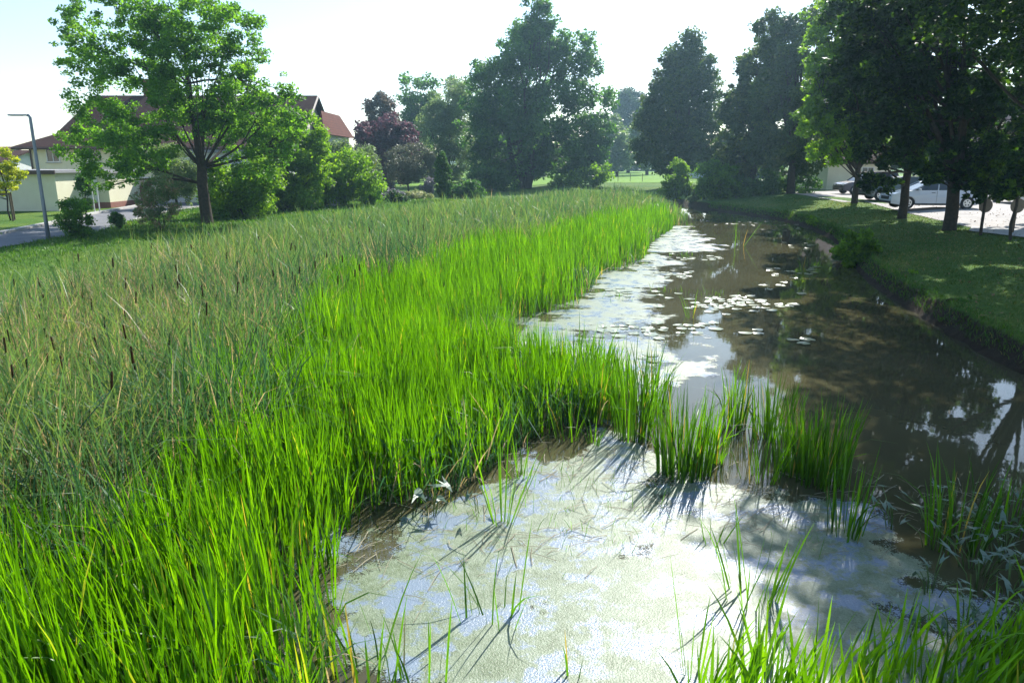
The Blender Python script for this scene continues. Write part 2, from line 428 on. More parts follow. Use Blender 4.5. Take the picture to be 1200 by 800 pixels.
def axis(lo, hi, step, far_lo, far_hi):
    a = list(np.arange(lo, hi + 1e-6, step)); s = step
    while a[-1] < far_hi: s *= 1.25; a.append(a[-1] + s)
    s = step
    while a[0] > far_lo: s *= 1.25; a.insert(0, a[0] - s)
    return np.array(a)
def sheet(name, xs, ys, zf, varf, m):
    X, Y = np.meshgrid(xs, ys); Z = zf(X, Y)
    V = np.stack([X, Y, Z], -1).reshape(-1, 3)
    nx, ny = len(xs), len(ys)
    i = (np.arange(ny - 1)[:, None] * nx + np.arange(nx - 1)[None]).ravel()
    Q = np.stack([i, i + 1, i + nx + 1, i + nx], 1)
    me = np_mesh(name, V, Q, varf(X, Y, Z).ravel() if varf else None, True)
    return link(name, me, m)
def mud_var(X, Y, Z):
    d = -poly_dist(X, Y, MARSH)
    return np.clip(1.25 - d / 0.45, 0, 1)
gnd = sheet('ground', axis(-30, 34, 0.3, -2500, 2500), axis(-6, 82, 0.32, -60, 4000), ground_z, mud_var, M['ground'])
tag(gnd, kind='structure')

# water: one sheet filling the channel and the bed
wx0, wx1, wy0, wy1 = -19, 22, -11, 78
V = [(wx0, wy0, 0), (wx1, wy0, 0), (wx1, wy1, 0), (wx0, wy1, 0)]
wat = link('water', np_mesh('water', V, [(0, 1, 2, 3)]), M['water'])
tag(wat, kind='structure')

# far rise on the horizon
def hills():
    mb = MB(); n = 160; V = []; F = []
    for i in range(n + 1):
        x = -2200 + 4400 * i / n
        h = 10 + 9 * sin(i * .19) + 5 * sin(i * .43 + 1) + 2 * sin(i * 1.1)
        for k, (dy, hh) in enumerate(((0, -1), (130, .55), (300, 1.0), (700, 0.9), (1000, -1))):
            V.append((x, 1100 + dy, 0.5 + (h * hh if hh > 0 else -2)))
    for i in range(n):
        for k in range(4):
            a = i * 5 + k; F.append((a, a + 5, a + 6, a + 1))
    me = np_mesh('hills', V, F, None, True)
    o = link('hills', me, M['hill']); tag(o, kind='structure')
M['hill'] = simple('wooded_hill', (0.03, 0.06, 0.025), (0.07, 0.12, 0.04), 0.02, 0.95, 0.1)
hills()

def strip(name, near, far, lift, m, kind='structure'):
    n = 60
    def samp(pl, t):
        L = [0]
        for a, b in zip(pl, pl[1:]): L.append(L[-1] + math.dist(a, b))
        s = t * L[-1]
        for i in range(len(pl) - 1):
            if s <= L[i + 1] or i == len(pl) - 2:
                u = (s - L[i]) / (L[i + 1] - L[i]); return (pl[i][0] + (pl[i + 1][0] - pl[i][0]) * u, pl[i][1] + (pl[i + 1][1] - pl[i][1]) * u)
    V = []; F = []; c = 10
    for i in range(n + 1):
        a, b = samp(near, i / n), samp(far, i / n)
        for k in range(c + 1):
            x, y = a[0] + (b[0] - a[0]) * k / c, a[1] + (b[1] - a[1]) * k / c
            V.append((x, y, gz(x, y) + lift))
    for i in range(n):
        for k in range(c):
            q = i * (c + 1) + k; F.append((q, q + 1, q + c + 2, q + c + 1))
    o = link(name, np_mesh(name, V, F, None, True), m); tag(o, kind=kind); return o
gl = 0.6
near = [(-30, 13), G(0, 291, gl), G(50, 282, gl), G(105, 274, gl), G(157, 259, gl), G(205, 247, gl), G(250, 241, gl), (-14, 58)]
far = [(-33, 19), G(0, 275, gl), G(60, 263, gl), G(112, 251, gl), G(157, 243, gl), G(190, 236, gl), G(230, 231, gl), (-17, 62)]
strip('road', near, far, 0.02, M['asphalt'])
def kerb(pl, w=0.16, h=0.11):
    mb = MB()
    for a, b in zip(pl, pl[1:]):
        n = max(1, int(math.dist(a, b) / 1.0)); ang = math.atan2(b[1] - a[1], b[0] - a[0])
        for i in range(n):
            t = (i + .5) / n; x, y = a[0] + (b[0] - a[0]) * t, a[1] + (b[1] - a[1]) * t
            mb.box((x, y, gz(x, y) + h / 2 - 0.02), (math.dist(a, b) / n - 0.012, w, h + 0.04), ang)
    return mb
o = kerb([(p[0] - .1, p[1] + .12) for p in far[:7]], 0.35).build('kerb', M['kerb'], bevel=0.01); tag(o, kind='structure')
o = kerb([(p[0] + .05, p[1] - .1) for p in near[4:7]], 0.14).build('kerb', M['kerb'], bevel=0.01); tag(o, kind='structure')

# car park on the right bank
cp_near = [G(1300, 290, .97), G(1200, 273, .97), G(1135, 261, .97), G(1085, 250, .97), G(1050, 243, .97), G(1015, 235.5, .97), (21.5, 48), (22, 60)]
cp_far = [(46, 24), (44, 34), (44, 40), (44, 48), (44, 54), (44, 60), (44, 64), (43, 72)]
strip('car_park', cp_near, cp_far, 0.02, M['pavers'])
strip('pavement', [G(1215, 277, .97), G(1136, 265, .97)], [G(1200, 268, .97), G(1140, 261.5, .97)], 0.05, M['pale_stone'])

M['meadow'] = simple('mown_meadow', (0.12, 0.24, 0.02), (0.16, 0.28, 0.03), .3, 0.95, 0.15, bmp=0.6, bscale=6)
strip('meadow', [(-25, 88), (60, 86)], [(-60, 420), (150, 420)], 0.04, M['meadow'])
# duckweed film
FILM = [G(*p) for p in ((797, 262), (830, 285), (850, 292), (775, 297), (800, 308), (765, 318), (790, 322), (745, 345), (770, 362), (735, 392), (800, 395), (820, 430), (840, 470), (800, 478), (760, 500), (790, 560), (860, 560), (930, 590), (1010, 590), (1060, 610), (1100, 700), (1180, 820))] + [(2.5, 1.8), (-2, 1.5)] + list(reversed(reed_edge))
def film_var(X, Y, Z):
    d = poly_dist(X, Y, FILM)
    v = 0.5 + np.clip(d / 0.9, -1, 1) * np.where((Y > 9), 0.36, 0.6) - np.clip(-d - .5, 0, 3) * .9
    # open murky pools
    for (px, py, r, s) in ((660, 522, 0.55, .75), (470, 640, 0.5, .25), (1090, 560, 1.2, .5), (700, 395, 1.2, .25), (905, 500, 1.6, .6), (850, 480, 1.6, .5), (650, 700, 1.0, .2), (600, 770, .7, .2), (720, 640, .9, .18), (760, 720, .8, .2)):
        c = G(px, py); q = np.hypot(X - c[0], (Y - c[1]) / 1.1) / r
        v = v - s * np.exp(-q * q * 1.5)
    return v
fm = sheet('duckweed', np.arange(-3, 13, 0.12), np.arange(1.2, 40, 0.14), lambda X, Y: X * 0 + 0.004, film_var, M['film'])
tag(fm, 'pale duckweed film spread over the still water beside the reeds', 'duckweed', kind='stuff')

# ------------------------------------------------------------------ blades
def blades(pos, h, wd, lean, bend, var, seg=4, az=None, face=None, r=rng):
    N = len(pos); pos = np.asarray(pos, float)
    az = r.uniform(0, 2 * pi, N) if az is None else az
    fa = r.uniform(0, pi, N) if face is None else face
    dx, dy = np.cos(az), np.sin(az); sx, sy = np.cos(fa), np.sin(fa)
    rows = []
    for i in range(seg + 1):
        t = i / seg
        off = (lean * t + bend * t ** 2.5) * h
        z = h * t * np.sqrt(np.clip(1 - (lean * .6) ** 2, 0.3, 1)) - np.clip(bend, 0, None) * h * 0.55 * t ** 4
        c = np.stack([pos[:, 0] + dx * off, pos[:, 1] + dy * off, pos[:, 2] + z], -1)
        ww = wd * (0.8 + 0.4 * t) * (1 - t ** 3) * 0.5 + 0.0004
        tw = fa + 0.5 * t
        s = np.stack([np.cos(tw) * ww, np.sin(tw) * ww, 0 * ww], -1)
        rows.append(c - s); rows.append(c + s)
    V = np.stack(rows, 1).reshape(-1, 3)
    k = 2 * (seg + 1)
    b = np.arange(N)[:, None] * k
    Q = np.concatenate([np.stack([b + 2 * i, b + 2 * i + 1, b + 2 * i + 3, b + 2 * i + 2], -1) for i in range(seg)], 1).reshape(-1, 4)
    return V, Q, np.repeat(var, k)
def scatter(poly, dens_fn, ymax, ymin=0.3, xr=(-20, 16), n0=900000, seed=1):
    """points with density (per m2) dens_fn(Y) inside poly, by rejection"""
    r = np.random.default_rng(seed)
    area = (xr[1] - xr[0]) * (ymax - ymin)
    Y = r.uniform(ymin, ymax, n0); X = r.uniform(xr[0], xr[1], n0)
    keep = r.uniform(0, 1, n0) < dens_fn(X, Y) * area / n0
    X, Y = X[keep], Y[keep]
    fr = np.abs(X) < 0.76 * Y + 2.5
    X, Y = X[fr], Y[fr]
    ins = poly_dist(X, Y, poly) > 0
    return X[ins], Y[ins]

X, Y = scatter(REEDS, lambda X, Y: np.clip(3400 / (Y + 3) , 75, 420) * (1 + .7 * ((X > -1.5) & (Y > 7.5) & (Y < 15))), 76, 0.6, (-19, 14), 900000, 5)
db = poly_dist(X, Y, BRIGHT)
edge = poly_dist(X, Y, REEDS)
zone = db + vnoise(X, Y, 0.9, 11) * 1.1 + rng.normal(0, 0.35, len(X))
isb = zone > 0
# sweet flag
def lod_w(Y, w0): return np.maximum(w0, 0.0011 * Y)
xb, yb = X[isb], Y[isb]
patch = vnoise(xb, yb, 1.3, 21)
eb = edge[isb]
front = ((xb > -1.0) & (yb < 15) & (yb > 7.5))
tuft = 1.2 * vnoise(xb, yb, 2.2, 22) + .8 * vnoise(xb, yb, 4.5, 23)
hb = (1.0 - .1 * front + 0.12 * patch + 0.19 * tuft + rng.normal(0, 0.11, len(xb))) * np.clip(0.75 + eb * 0.5, 0.75, 1)
keep = (rng.uniform(0, 1, len(xb)) < np.clip(0.8 + patch * 0.4 + tuft * .5 + 1.0 * ((xb > -2.5) & (yb < 15) & (yb > 7)), 0.18, 1))
xb, yb, hb, patch = xb[keep], yb[keep], hb[keep], patch[keep]
n = len(xb)
lean = np.abs(rng.normal(0.10, 0.09, n)); bend = np.abs(rng.normal(0.04, 0.06, n))
odd = rng.uniform(0, 1, n) < 0.06; bend[odd] += rng.uniform(0.2, 0.8, odd.sum())
az = rng.normal(-2.2, 1.2, n) + 1.6 * vnoise(xb, yb, 1.7, 24)
var = np.clip(0.42 + 0.17 * patch + rng.normal(0, 0.2, n), 0, 0.93); old = rng.uniform(0, 1, n) < 0.03; var[old] = rng.uniform(.95, 1, old.sum()); hb[old] *= rng.uniform(.4, .95, old.sum())
zb = np.maximum(ground_z(xb, yb), -0.1)
Vb, Qb, vb = blades(np.stack([xb, yb, zb], -1), hb, lod_w(yb, 0.019) * rng.uniform(.7, 1.25, n), lean, bend, var, 4, az)
o = link('sweet_flag_bed', np_mesh('sweet_flag_bed', Vb, Qb, vb, True), M['reed'])
tag(o, 'bright green bed of tall narrow sweet flag leaves along the water', 'reeds', kind='stuff')
# cattail leaves
xc, yc = X[~isb], Y[~isb]
n = len(xc); patch = vnoise(xc, yc, 0.8, 31)
hc = 1.3 + 0.2 * patch + .14 * vnoise(xc, yc, 2.4, 34) + rng.normal(0, 0.25, n)
hc *= np.clip(0.6 + np.abs(edge[~isb]) * 0.25, 0.6, 1) * np.where(yc < 6, 0.85, 1)
lean = np.abs(rng.normal(0.14, 0.17, n)); bend = np.abs(rng.normal(0.12, 0.2, n))
odd = rng.uniform(0, 1, n) < 0.2; bend[odd] += rng.uniform(0.3, 0.9, odd.sum())
browner = np.exp(-((xc + 9) / 5) ** 2 - ((yc - 14) / 8) ** 2)
var = np.clip(0.4 + 0.2 * vnoise(xc, yc, .5, 33) + rng.normal(0, 0.16, n), 0, 0.72)
hc0 = hc.copy()
var = var - .28 * np.exp(-(zone[~isb] / .9) ** 2) * (yc < 22)
var = np.clip(var, 0, .72)
dead = rng.uniform(0, 1, n) < (0.27 + 0.38 * browner); var[dead] = rng.uniform(0.75, 1.0, dead.sum()); hc[dead] *= rng.uniform(.4, .92, dead.sum())
zc = np.maximum(ground_z(xc, yc), -0.1)
Vb, Qb, vb = blades(np.stack([xc, yc, zc], -1), hc, lod_w(yc, 0.017) * rng.uniform(.7, 1.3, n), lean, bend, var, 4)
o = link('cattail_bed', np_mesh('cattail_bed', Vb, Qb, vb, True), M['typha'])
tag(o, 'grey-green bed of cattail leaves with dry brown blades behind the bright reeds', 'reeds', kind='stuff')
print('blades', len(xb), len(xc))

# grasses on the banks
def bank_grass(name, poly, dens, ymin, ymax, xr, h0, label, seed, m='grass', hvar=.3, wmin=.006):
    X, Y = scatter(poly, dens, ymax, ymin, xr, 500000, seed)
    dm = poly_dist(X, Y, MARSH); k = dm < -0.05
    for pv_ in (cp_near + cp_far[::-1], near + far[::-1]): k &= poly_dist(X, Y, pv_) < .1
    X, Y = X[k], Y[k]; n = len(X)
    p = vnoise(X, Y, 1.1, seed)
    h = h0 * (1 + 0.35 * p + rng.normal(0, hvar, n)).clip(.25)
    var = np.clip(0.45 + .25 * p + .25 * vnoise(X, Y, .45, seed + 1) + rng.normal(0, .2, n), 0, 1)
    Vb, Qb, vb = blades(np.stack([X, Y, ground_z(X, Y) - .01], -1), h, np.maximum(wmin, 0.0008 * Y) * rng.uniform(.7, 1.3, n),
                        np.abs(rng.normal(.25, .2, n)), np.abs(rng.normal(.3, .3, n)), var, 3)
    o = link(name, np_mesh(name, Vb, Qb, vb, True), M[m]); tag(o, label, 'grass', kind='stuff')
RB = right_shore[:11] + [(8.6, 9.3), (14, 9.3), (30, 30), (26, 44), (20, 56)]
bank_grass('bank_grass', RB, lambda X, Y: np.clip(4500 / Y, 60, 330), 9, 56, (8, 30), 0.05, 'short shaded grass on the right bank under the trees', 41, 'dry_grass')
lip = [(x + 0.0, y) for x, y in right_shore[:11]] + [(x + 0.55, y + .15) for x, y in reversed(right_shore[:11])]
bank_grass('bank_edge_grass', lip, lambda X, Y: X * 0 + 260, 9, 56, (5, 20), 0.11, 'longer grass hanging over the eroded edge of the right bank', 43)
LB = [(-11.2, 10), (-11.9, 22), (-10.9, 27), (-10.3, 32), (-8.9, 37), (-5.2, 44.3), (-.2, 52.3), (-8, 58), (-17, 60), (-20, 45), (-19, 34), (-22, 27), (-26, 20), (-24, 12)]
bank_grass('lawn_grass', LB, lambda X, Y: np.clip(4000 / Y, 60, 160), 12, 60, (-26, 0), 0.12, 'green grass on the left bank between the road and the reeds', 47)

# ------------------------------------------------------------------ reed clumps standing in the water
def clump(px, py, top, rad, nb, label, wd=0.016, spread=0.12, var0=0.45, group='reed clumps standing in the water', bendy=.06):
    nb = int(nb * 1.5) if nb > 30 else nb; rad *= .75 if nb > 30 else 1
    c = G(px, py); hgt = (py - top) * mpp(px, (py + top) / 2, c[1]) * 1.04
    r = np.random.default_rng(int(px * 7 + py))
    a = r.uniform(0, 2 * pi, nb); q = np.sqrt(r.uniform(0, 1, nb)) * rad
    pos = np.stack([q * np.cos(a) * 1.2, q * np.sin(a), np.full(nb, -0.12)], -1)
    h = (hgt + .12) * 1.05 * r.uniform(0.5, 1.0, nb)
    ln = np.abs(r.normal(spread, spread * .6, nb)); be = np.abs(r.normal(bendy, .06, nb))
    be[r.uniform(0, 1, nb) < .05] += .5
    v = np.clip(var0 + r.normal(0, .17, nb), 0, .93); v[r.uniform(0, 1, nb) < .04] = 1
    V, Q, vv = blades(pos, h, wd * r.uniform(.7, 1.25, nb), ln, be, v, 5, a + r.normal(0, .6, nb), None, r)
    o = link('reed_clump', np_mesh('reed_clump', V, Q, vv, True), M['reed'], None, (c[0], c[1], 0))
    tag(o, label, 'reeds', group)
CL = [
 (800, 556, 448, .33, 120, 'thick dark green reed clump at the edge of the duckweed'),
 (835, 540, 455, .16, 34, 'narrow reed clump just right of the thickest clump in the water'),
 (704, 492, 398, .3, 60, 'reed clump at the tip of the reed bed, leftmost of the row across the water'),
 (742, 512, 390, .3, 70, 'tall loose reed clump between the tip of the reed bed and the thick dark clump'),
 (768, 478, 400, .25, 40, 'thin reed clump behind the gap left of the thick dark clump'),
 (862, 500, 425, .2, 44, 'reed clump behind and right of the thick dark clump, over bright water'),
 (905, 512, 438, .28, 60, 'reed clump in the middle of the row, over bright reflections'),
 (892, 562, 470, .16, 24, 'sparse reed stems in front of the middle clump of the row'),
 (932, 552, 455, .26, 54, 'dark reed clump second from the right end of the row'),
 (962, 566, 455, .3, 90, 'dense dark reed clump at the right end of the row'),
 (990, 628, 512, .14, 30, 'dark upright reed clump near the shaded water plants'),
 (588, 614, 488, .06, 16, 'tight bright tuft of reed standing on the duckweed beside the reed bed'),
 (578, 728, 618, .2, 15, 'open fan of thin upright blades on the pale duckweed near the bottom middle'),
 (496, 796, 682, .14, 12, 'thin tuft of blades at the bottom edge left of the open fan'),
 (672, 790, 745, .06, 4, 'few short blades at the bottom edge right of the open fan'),
 (612, 560, 505, .06, 12, 'short tuft at the foot of the reed bed beside the brown pool'),
 (664, 515, 455, .1, 20, 'bright tuft at the back of the small brown pool'),
 (696, 520, 480, .05, 12, 'small pale green tuft at the right of the small brown pool'),
 (835, 636, 592, .06, 8, 'short sparse tuft on the duckweed at the edge of the tree shadow'),
 (876, 702, 592, .17, 26, 'spreading reed tuft standing in the tree shadow on the duckweed'),
 (815, 796, 648, .07, 8, 'few long reed blades rising at the bottom edge left of the corner reeds'),
 (866, 288, 255, .2, 10, 'tiny reed tuft far out in the narrow end of the pond'),
 (948, 312, 296, .3, 14, 'tiny reed tuft in the shaded water before the bank bush'),
 (810, 372, 335, .12, 8, 'small thin tuft beside the lily pads in open water'),
 (858, 470, 415, .1, 10, 'slender reed stems in open water behind the row of clumps'),
 (1118, 640, 520, .3, 34, 'dark blades rising among the arrowhead plants in the shaded corner'),
 (1180, 620, 520, .3, 30, 'dark blades at the right edge above the shaded corner plants'),
 (432, 790, 660, .2, 26, 'bright arching blades leaning over the duckweed at the bottom left'),
]
for c in CL: clump(*c[:5], c[5], spread=(.2 if c[4] < 30 else .075), var0=(.22 if 'dark' in c[5] else .42))

# corner reeds, bottom right
rr = np.random.default_rng(77)
CORNER = [G(790, 880), G(840, 800), G(900, 770), (1.75, 4.05), (2.4, 4.3), (3.4, 4.5), (4.6, 4.6), (4.6, 1.8), (1, 1.8)]
X, Y = scatter(CORNER, lambda X, Y: X * 0 + 260, 4.8, 1.6, (0.5, 5.2), 40000, 9)
n = len(X)
Vb, Qb, vb = blades(np.stack([X, Y, X * 0 - .12], -1), rr.normal(.66, .12, n).clip(.3, .95), .023 * rr.uniform(.7, 1.3, n), np.abs(rr.normal(.16, .12, n)),
                    np.abs(rr.normal(.1, .1, n)), np.clip(rr.normal(.6, .17, n), 0, .95), 6, rr.normal(-0.3, 1.4, n), None, rr)
o = link('corner_reeds', np_mesh('corner_reeds', Vb, Qb, vb, True), M['reed'])
tag(o, 'sunlit yellow-green reed blades filling the near right corner of the pond', 'reeds', kind='stuff')

# litter: dead stalks lying on the film
n = 420
cs = [G(*p) for p in ((620, 545), (700, 540), (760, 560), (830, 590), (900, 600), (960, 610), (500, 620), (440, 640), (1040, 590), (1100, 600), (1150, 590), (880, 560), (640, 620), (560, 650), (700, 600))]
ci = rr.integers(0, len(cs), n); cc = np.array(cs)[ci]
p = cc + rr.normal(0, .42, (n, 2)) * [1.2, 1]
k = (poly_dist(p[:, 0], p[:, 1], REEDS) < 0.1) & (p[:, 1] > 2); p = p[k]; n = len(p)
L = rr.uniform(.06, .4, n); a = rr.normal(0.6, .9, n); wd = rr.uniform(.003, .009, n)
V = []; 
for i in range(n):
    d = np.array([cos(a[i]), sin(a[i])]); s = np.array([-d[1], d[0]]) * wd[i] / 2; mid = p[i] + s * rr.uniform(-3, 3)
    z = rr.uniform(.008, .02)
    for q, zz in ((p[i] - d * L[i] / 2, z), (mid, z + rr.uniform(0, .02)), (p[i] + d * L[i] / 2, z)):
        V += [(*(q - s), zz), (*(q + s), zz + .002)]
V = np.array(V); b = np.arange(n)[:, None] * 6
Q = np.concatenate([np.stack([b + j, b + j + 1, b + j + 3, b + j + 2], -1) for j in (0, 2)], 1).reshape(-1, 4)
o = link('reed_litter', np_mesh('reed_litter', V, Q), M['litter'])
tag(o, 'dead reed stalks and scraps lying on the duckweed film', 'litter', kind='stuff')
# sparse green sprigs poking through the film
n = 300
cs = np.array([G(*p) for p in ((640, 590), (700, 570), (735, 615), (560, 600), (690, 630), (760, 590), (640, 560), (930, 640), (1020, 600), (730, 350), (780, 340), (835, 345), (800, 300))])
p = cs[rr.integers(0, len(cs), n)] + rr.normal(0, .28, (n, 2)); k = poly_dist(p[:, 0], p[:, 1], REEDS) < 0.1; p = p[k]; n = len(p)
Vb, Qb, vb = blades(np.column_stack([p, np.full(n, -.02)]), rr.uniform(.06, .26, n), np.maximum(.005, p[:, 1] * .0006), np.abs(rr.normal(.25, .2, n)), np.abs(rr.normal(.1, .15, n)), np.clip(rr.normal(.4, .2, n), 0, 1), 4, None, None, rr)
o = link('water_sprigs', np_mesh('water_sprigs', Vb, Qb, vb, True), M['reed'])
tag(o, 'sparse short green sprigs poking through the duckweed', 'water plants', kind='stuff')

# ------------------------------------------------------------------ cattails: individual spikes
def make_cattail():
    t = empty('cattail', (0, 0, 0))
    MB().tube([(0, 0, 0), (.01, 0, .8), (.02, .01, 1.72)], [.006, .005, .002], 5).build('stem', M['stalk'], t, True)
    MB().tube([(.0175, .004, 1.34), (.0177, .005, 1.355), (.0185, .006, 1.45), (.0195, .008, 1.545), (.0197, .008, 1.56)], [.005, .013, .0145, .013, .004], 8).build('seed_head', M['cattail_head'], t, True)
    return t
ct0 = make_cattail()
spots = [(5, 372), (3, 405), (28, 430), (36, 425), (52, 352), (97, 348), (100, 360), (115, 380), (150, 372), (156, 390), (108, 420), (142, 335), (182, 340), (205, 335), (212, 330), (238, 342), (243, 338), (262, 340), (268, 325), (283, 330), (290, 328), (322, 322), (330, 318), (336, 325), (343, 330), (346, 318), (412, 322), (418, 315), (392, 330), (378, 345), (240, 350), (175, 400), (60, 390), (75, 405), (22, 395), (18, 450), (110, 450), (152, 420), (200, 300), (260, 300), (300, 298), (350, 292), (130, 310), (60, 330), (30, 340), (420, 288), (460, 280), (380, 300), (500, 268), (540, 262), (580, 258), (600, 250), (570, 246), (620, 246), (480, 262), (440, 270), (310, 280), (230, 290), (90, 300), (170, 285), (395, 275), (520, 250), (640, 242), (10, 330), (85, 335), (120, 325), (215, 315), (330, 290), (365, 312), (405, 305), (275, 312), (190, 322), (45, 375), (128, 405), (70, 435), (8, 440), (145, 350), (228, 365), (255, 360), (165, 430)]
random.shuffle(spots)
for i, (px, py) in enumerate(spots):
    o = ct0 if i == 0 else copy_tree(ct0)
    sc = random.uniform(.68, .95)
    x, y = G(px, py, 1.45 * sc)
    o.location = (x, y, max(gz(x, y), -.1)); o.rotation_euler = (random.gauss(0, .09), random.gauss(0, .09), random.uniform(0, 6.28))
    o.scale = (1.15 if y > 14 else random.uniform(.7, .95),) * 2 + (sc,)
    tag(o, 'brown cattail seed head on a thin stem among the grey-green cattail leaves', 'cattail', 'cattail seed heads in the reed bed')

# ------------------------------------------------------------------ lily pads
def pad_mesh(i):
    r = random.Random(i); V = [(0, 0, .001)]; n = 15
    for k in range(n):
        a = R(12) + (2 * pi - R(24)) * k / (n - 1); q = 1 + r.uniform(-.06, .06)
        V.append((cos(a) * q, sin(a) * q, .008 + .012 * r.uniform(0, 1) * (sin(a * 2 + i) > 0)))
    me = bpy.data.meshes.new('lily_pad'); me.from_pydata(V, [], [(0, k, k + 1) for k in range(1, n)])
    at = me.attributes.new('var', 'FLOAT', 'POINT'); at.data.foreach_set('value', [r.uniform(.2, .9)] * len(V))
    me.materials.append(M['leaf_lily']); return me
pads = [pad_mesh(i) for i in range(6)]
pr = random.Random(5)
padc = [(862, 355, 45, 7, 42), (845, 358, 25, 4, 12), (915, 358, 12, 1.5, 5), (730, 390, 30, 8, 14), (800, 384, 40, 6, 14), (745, 345, 45, 6, 16), (790, 322, 30, 3, 14), (760, 313, 14, 2, 6), (820, 303, 30, 5, 12), (945, 398, 12, 4, 3), (878, 390, 10, 2, 3), (870, 262, 30, 3, 14), (920, 268, 28, 3, 14), (935, 288, 20, 4, 8), (925, 320, 30, 5, 9), (955, 315, 20, 5, 6), (840, 245, 12, 1.5, 5), (755, 418, 12, 5, 3), (905, 336, 40, 6, 4)]
used = []
for (px, py, sx, sy, n) in padc:
    for k in range(n):
        for tr in range(12):
            x, y = G(px + pr.gauss(0, sx * .55), py + pr.gauss(0, sy * .6)); rd = pr.uniform(.09, .16)
            if all(math.hypot(x - a, y - b) > (rd + c) * .9 for a, b, c in used): break
        else: continue
        if poly_dist(np.array([x]), np.array([y]), REEDS)[0] > -0.1 or poly_dist(np.array([x]), np.array([y]), MARSH)[0] < .15: continue
        used.append((x, y, rd))
        o = bpy.data.objects.new('lily_pad', pr.choice(pads)); COL.objects.link(o)
        o.location = (x, y, .008); o.scale = (rd, rd * pr.uniform(.85, 1), 1); o.rotation_euler = (pr.gauss(0, .02), pr.gauss(0, .02), pr.uniform(0, 6.28))
        tag(o, 'round lily pad floating on the brown pond water', 'lily pad', 'lily pads on the open water')

# ------------------------------------------------------------------ arrowhead plants
def arrow_leaf(L, tilt, az, base, v):
    pts = [(0, 1.0), (.22, .45), (.26, .05), (.42, -.75), (.14, -.22), (0, -.08), (-.14, -.22), (-.42, -.75), (-.26, .05), (-.22, .45)]
    M3 = Matrix.Rotation(az, 3, 'Z') @ Matrix.Rotation(tilt, 3, 'X')
    V = [Vector(base) + M3 @ Vector((x * L, y * L, -.35 * abs(x) * L * -1 + (-.12 * y * y * L))) for x, y in pts]
    F = [(0, 1, 9), (1, 2, 5, 8, 9), (2, 3, 4, 5), (8, 5, 6, 7)]
    return V, F, v
def arrowhead(name, loc, n, seed, label, group=None, L0=.13, h0=.42, rad=.12):
    r = random.Random(seed); t = empty(name, (*loc, 0)); tag(t, label, 'water plant', group)
    st = MB(); 
    for i in range(n):
        a = r.uniform(0, 6.28); q = r.uniform(.02, rad); h = h0 * r.uniform(.5, 1.1)
        b = (cos(a) * q * .3, sin(a) * q * .3, -.1); tip = (cos(a) * q * 1.6, sin(a) * q * 1.6, h)
        MB().tube([b, ((b[0] + tip[0]) * .4, (b[1] + tip[1]) * .4, h * .55), tip], [.005, .004, .003], 5).build('stalk', M['stalk'], t, True)
        V, F, v = arrow_leaf(L0 * r.uniform(.7, 1.2), r.gauss(.1, .5), r.uniform(0, 6.28), tip, r.uniform(0, 1))
        me = bpy.data.meshes.new('leaf'); me.from_pydata([tuple(x) for x in V], [], F)
        at = me.attributes.new('var', 'FLOAT', 'POINT'); at.data.foreach_set('value', [v] * len(V))
        link('leaf', me, M['leaf_arrow'], t)
arrowhead('arrowhead_plant', G(507, 604), 4, 1, 'arrowhead plant with white-glinting pointed leaves at the foot of the reeds', L0=.15, h0=.3)
arrowhead('arrowhead_plant', G(562, 598), 3, 2, 'small arrowhead plant beside the tight bright tuft on the duckweed', L0=.1, h0=.25)
ar = random.Random(3)
for i in range(34):
    px, py = ar.uniform(1045, 1230), ar.uniform(600, 775)
    if py > 590 + (1230 - px) * 1.1 + 60 and px < 1090: continue
    arrowhead('arrowhead_plant', G(px, py), ar.randint(5, 8), 10 + i, 'arrowhead plant with grey-green pointed leaves in the shaded right corner', 'arrowhead plants in the shaded corner', L0=.075, h0=.3, rad=.22)

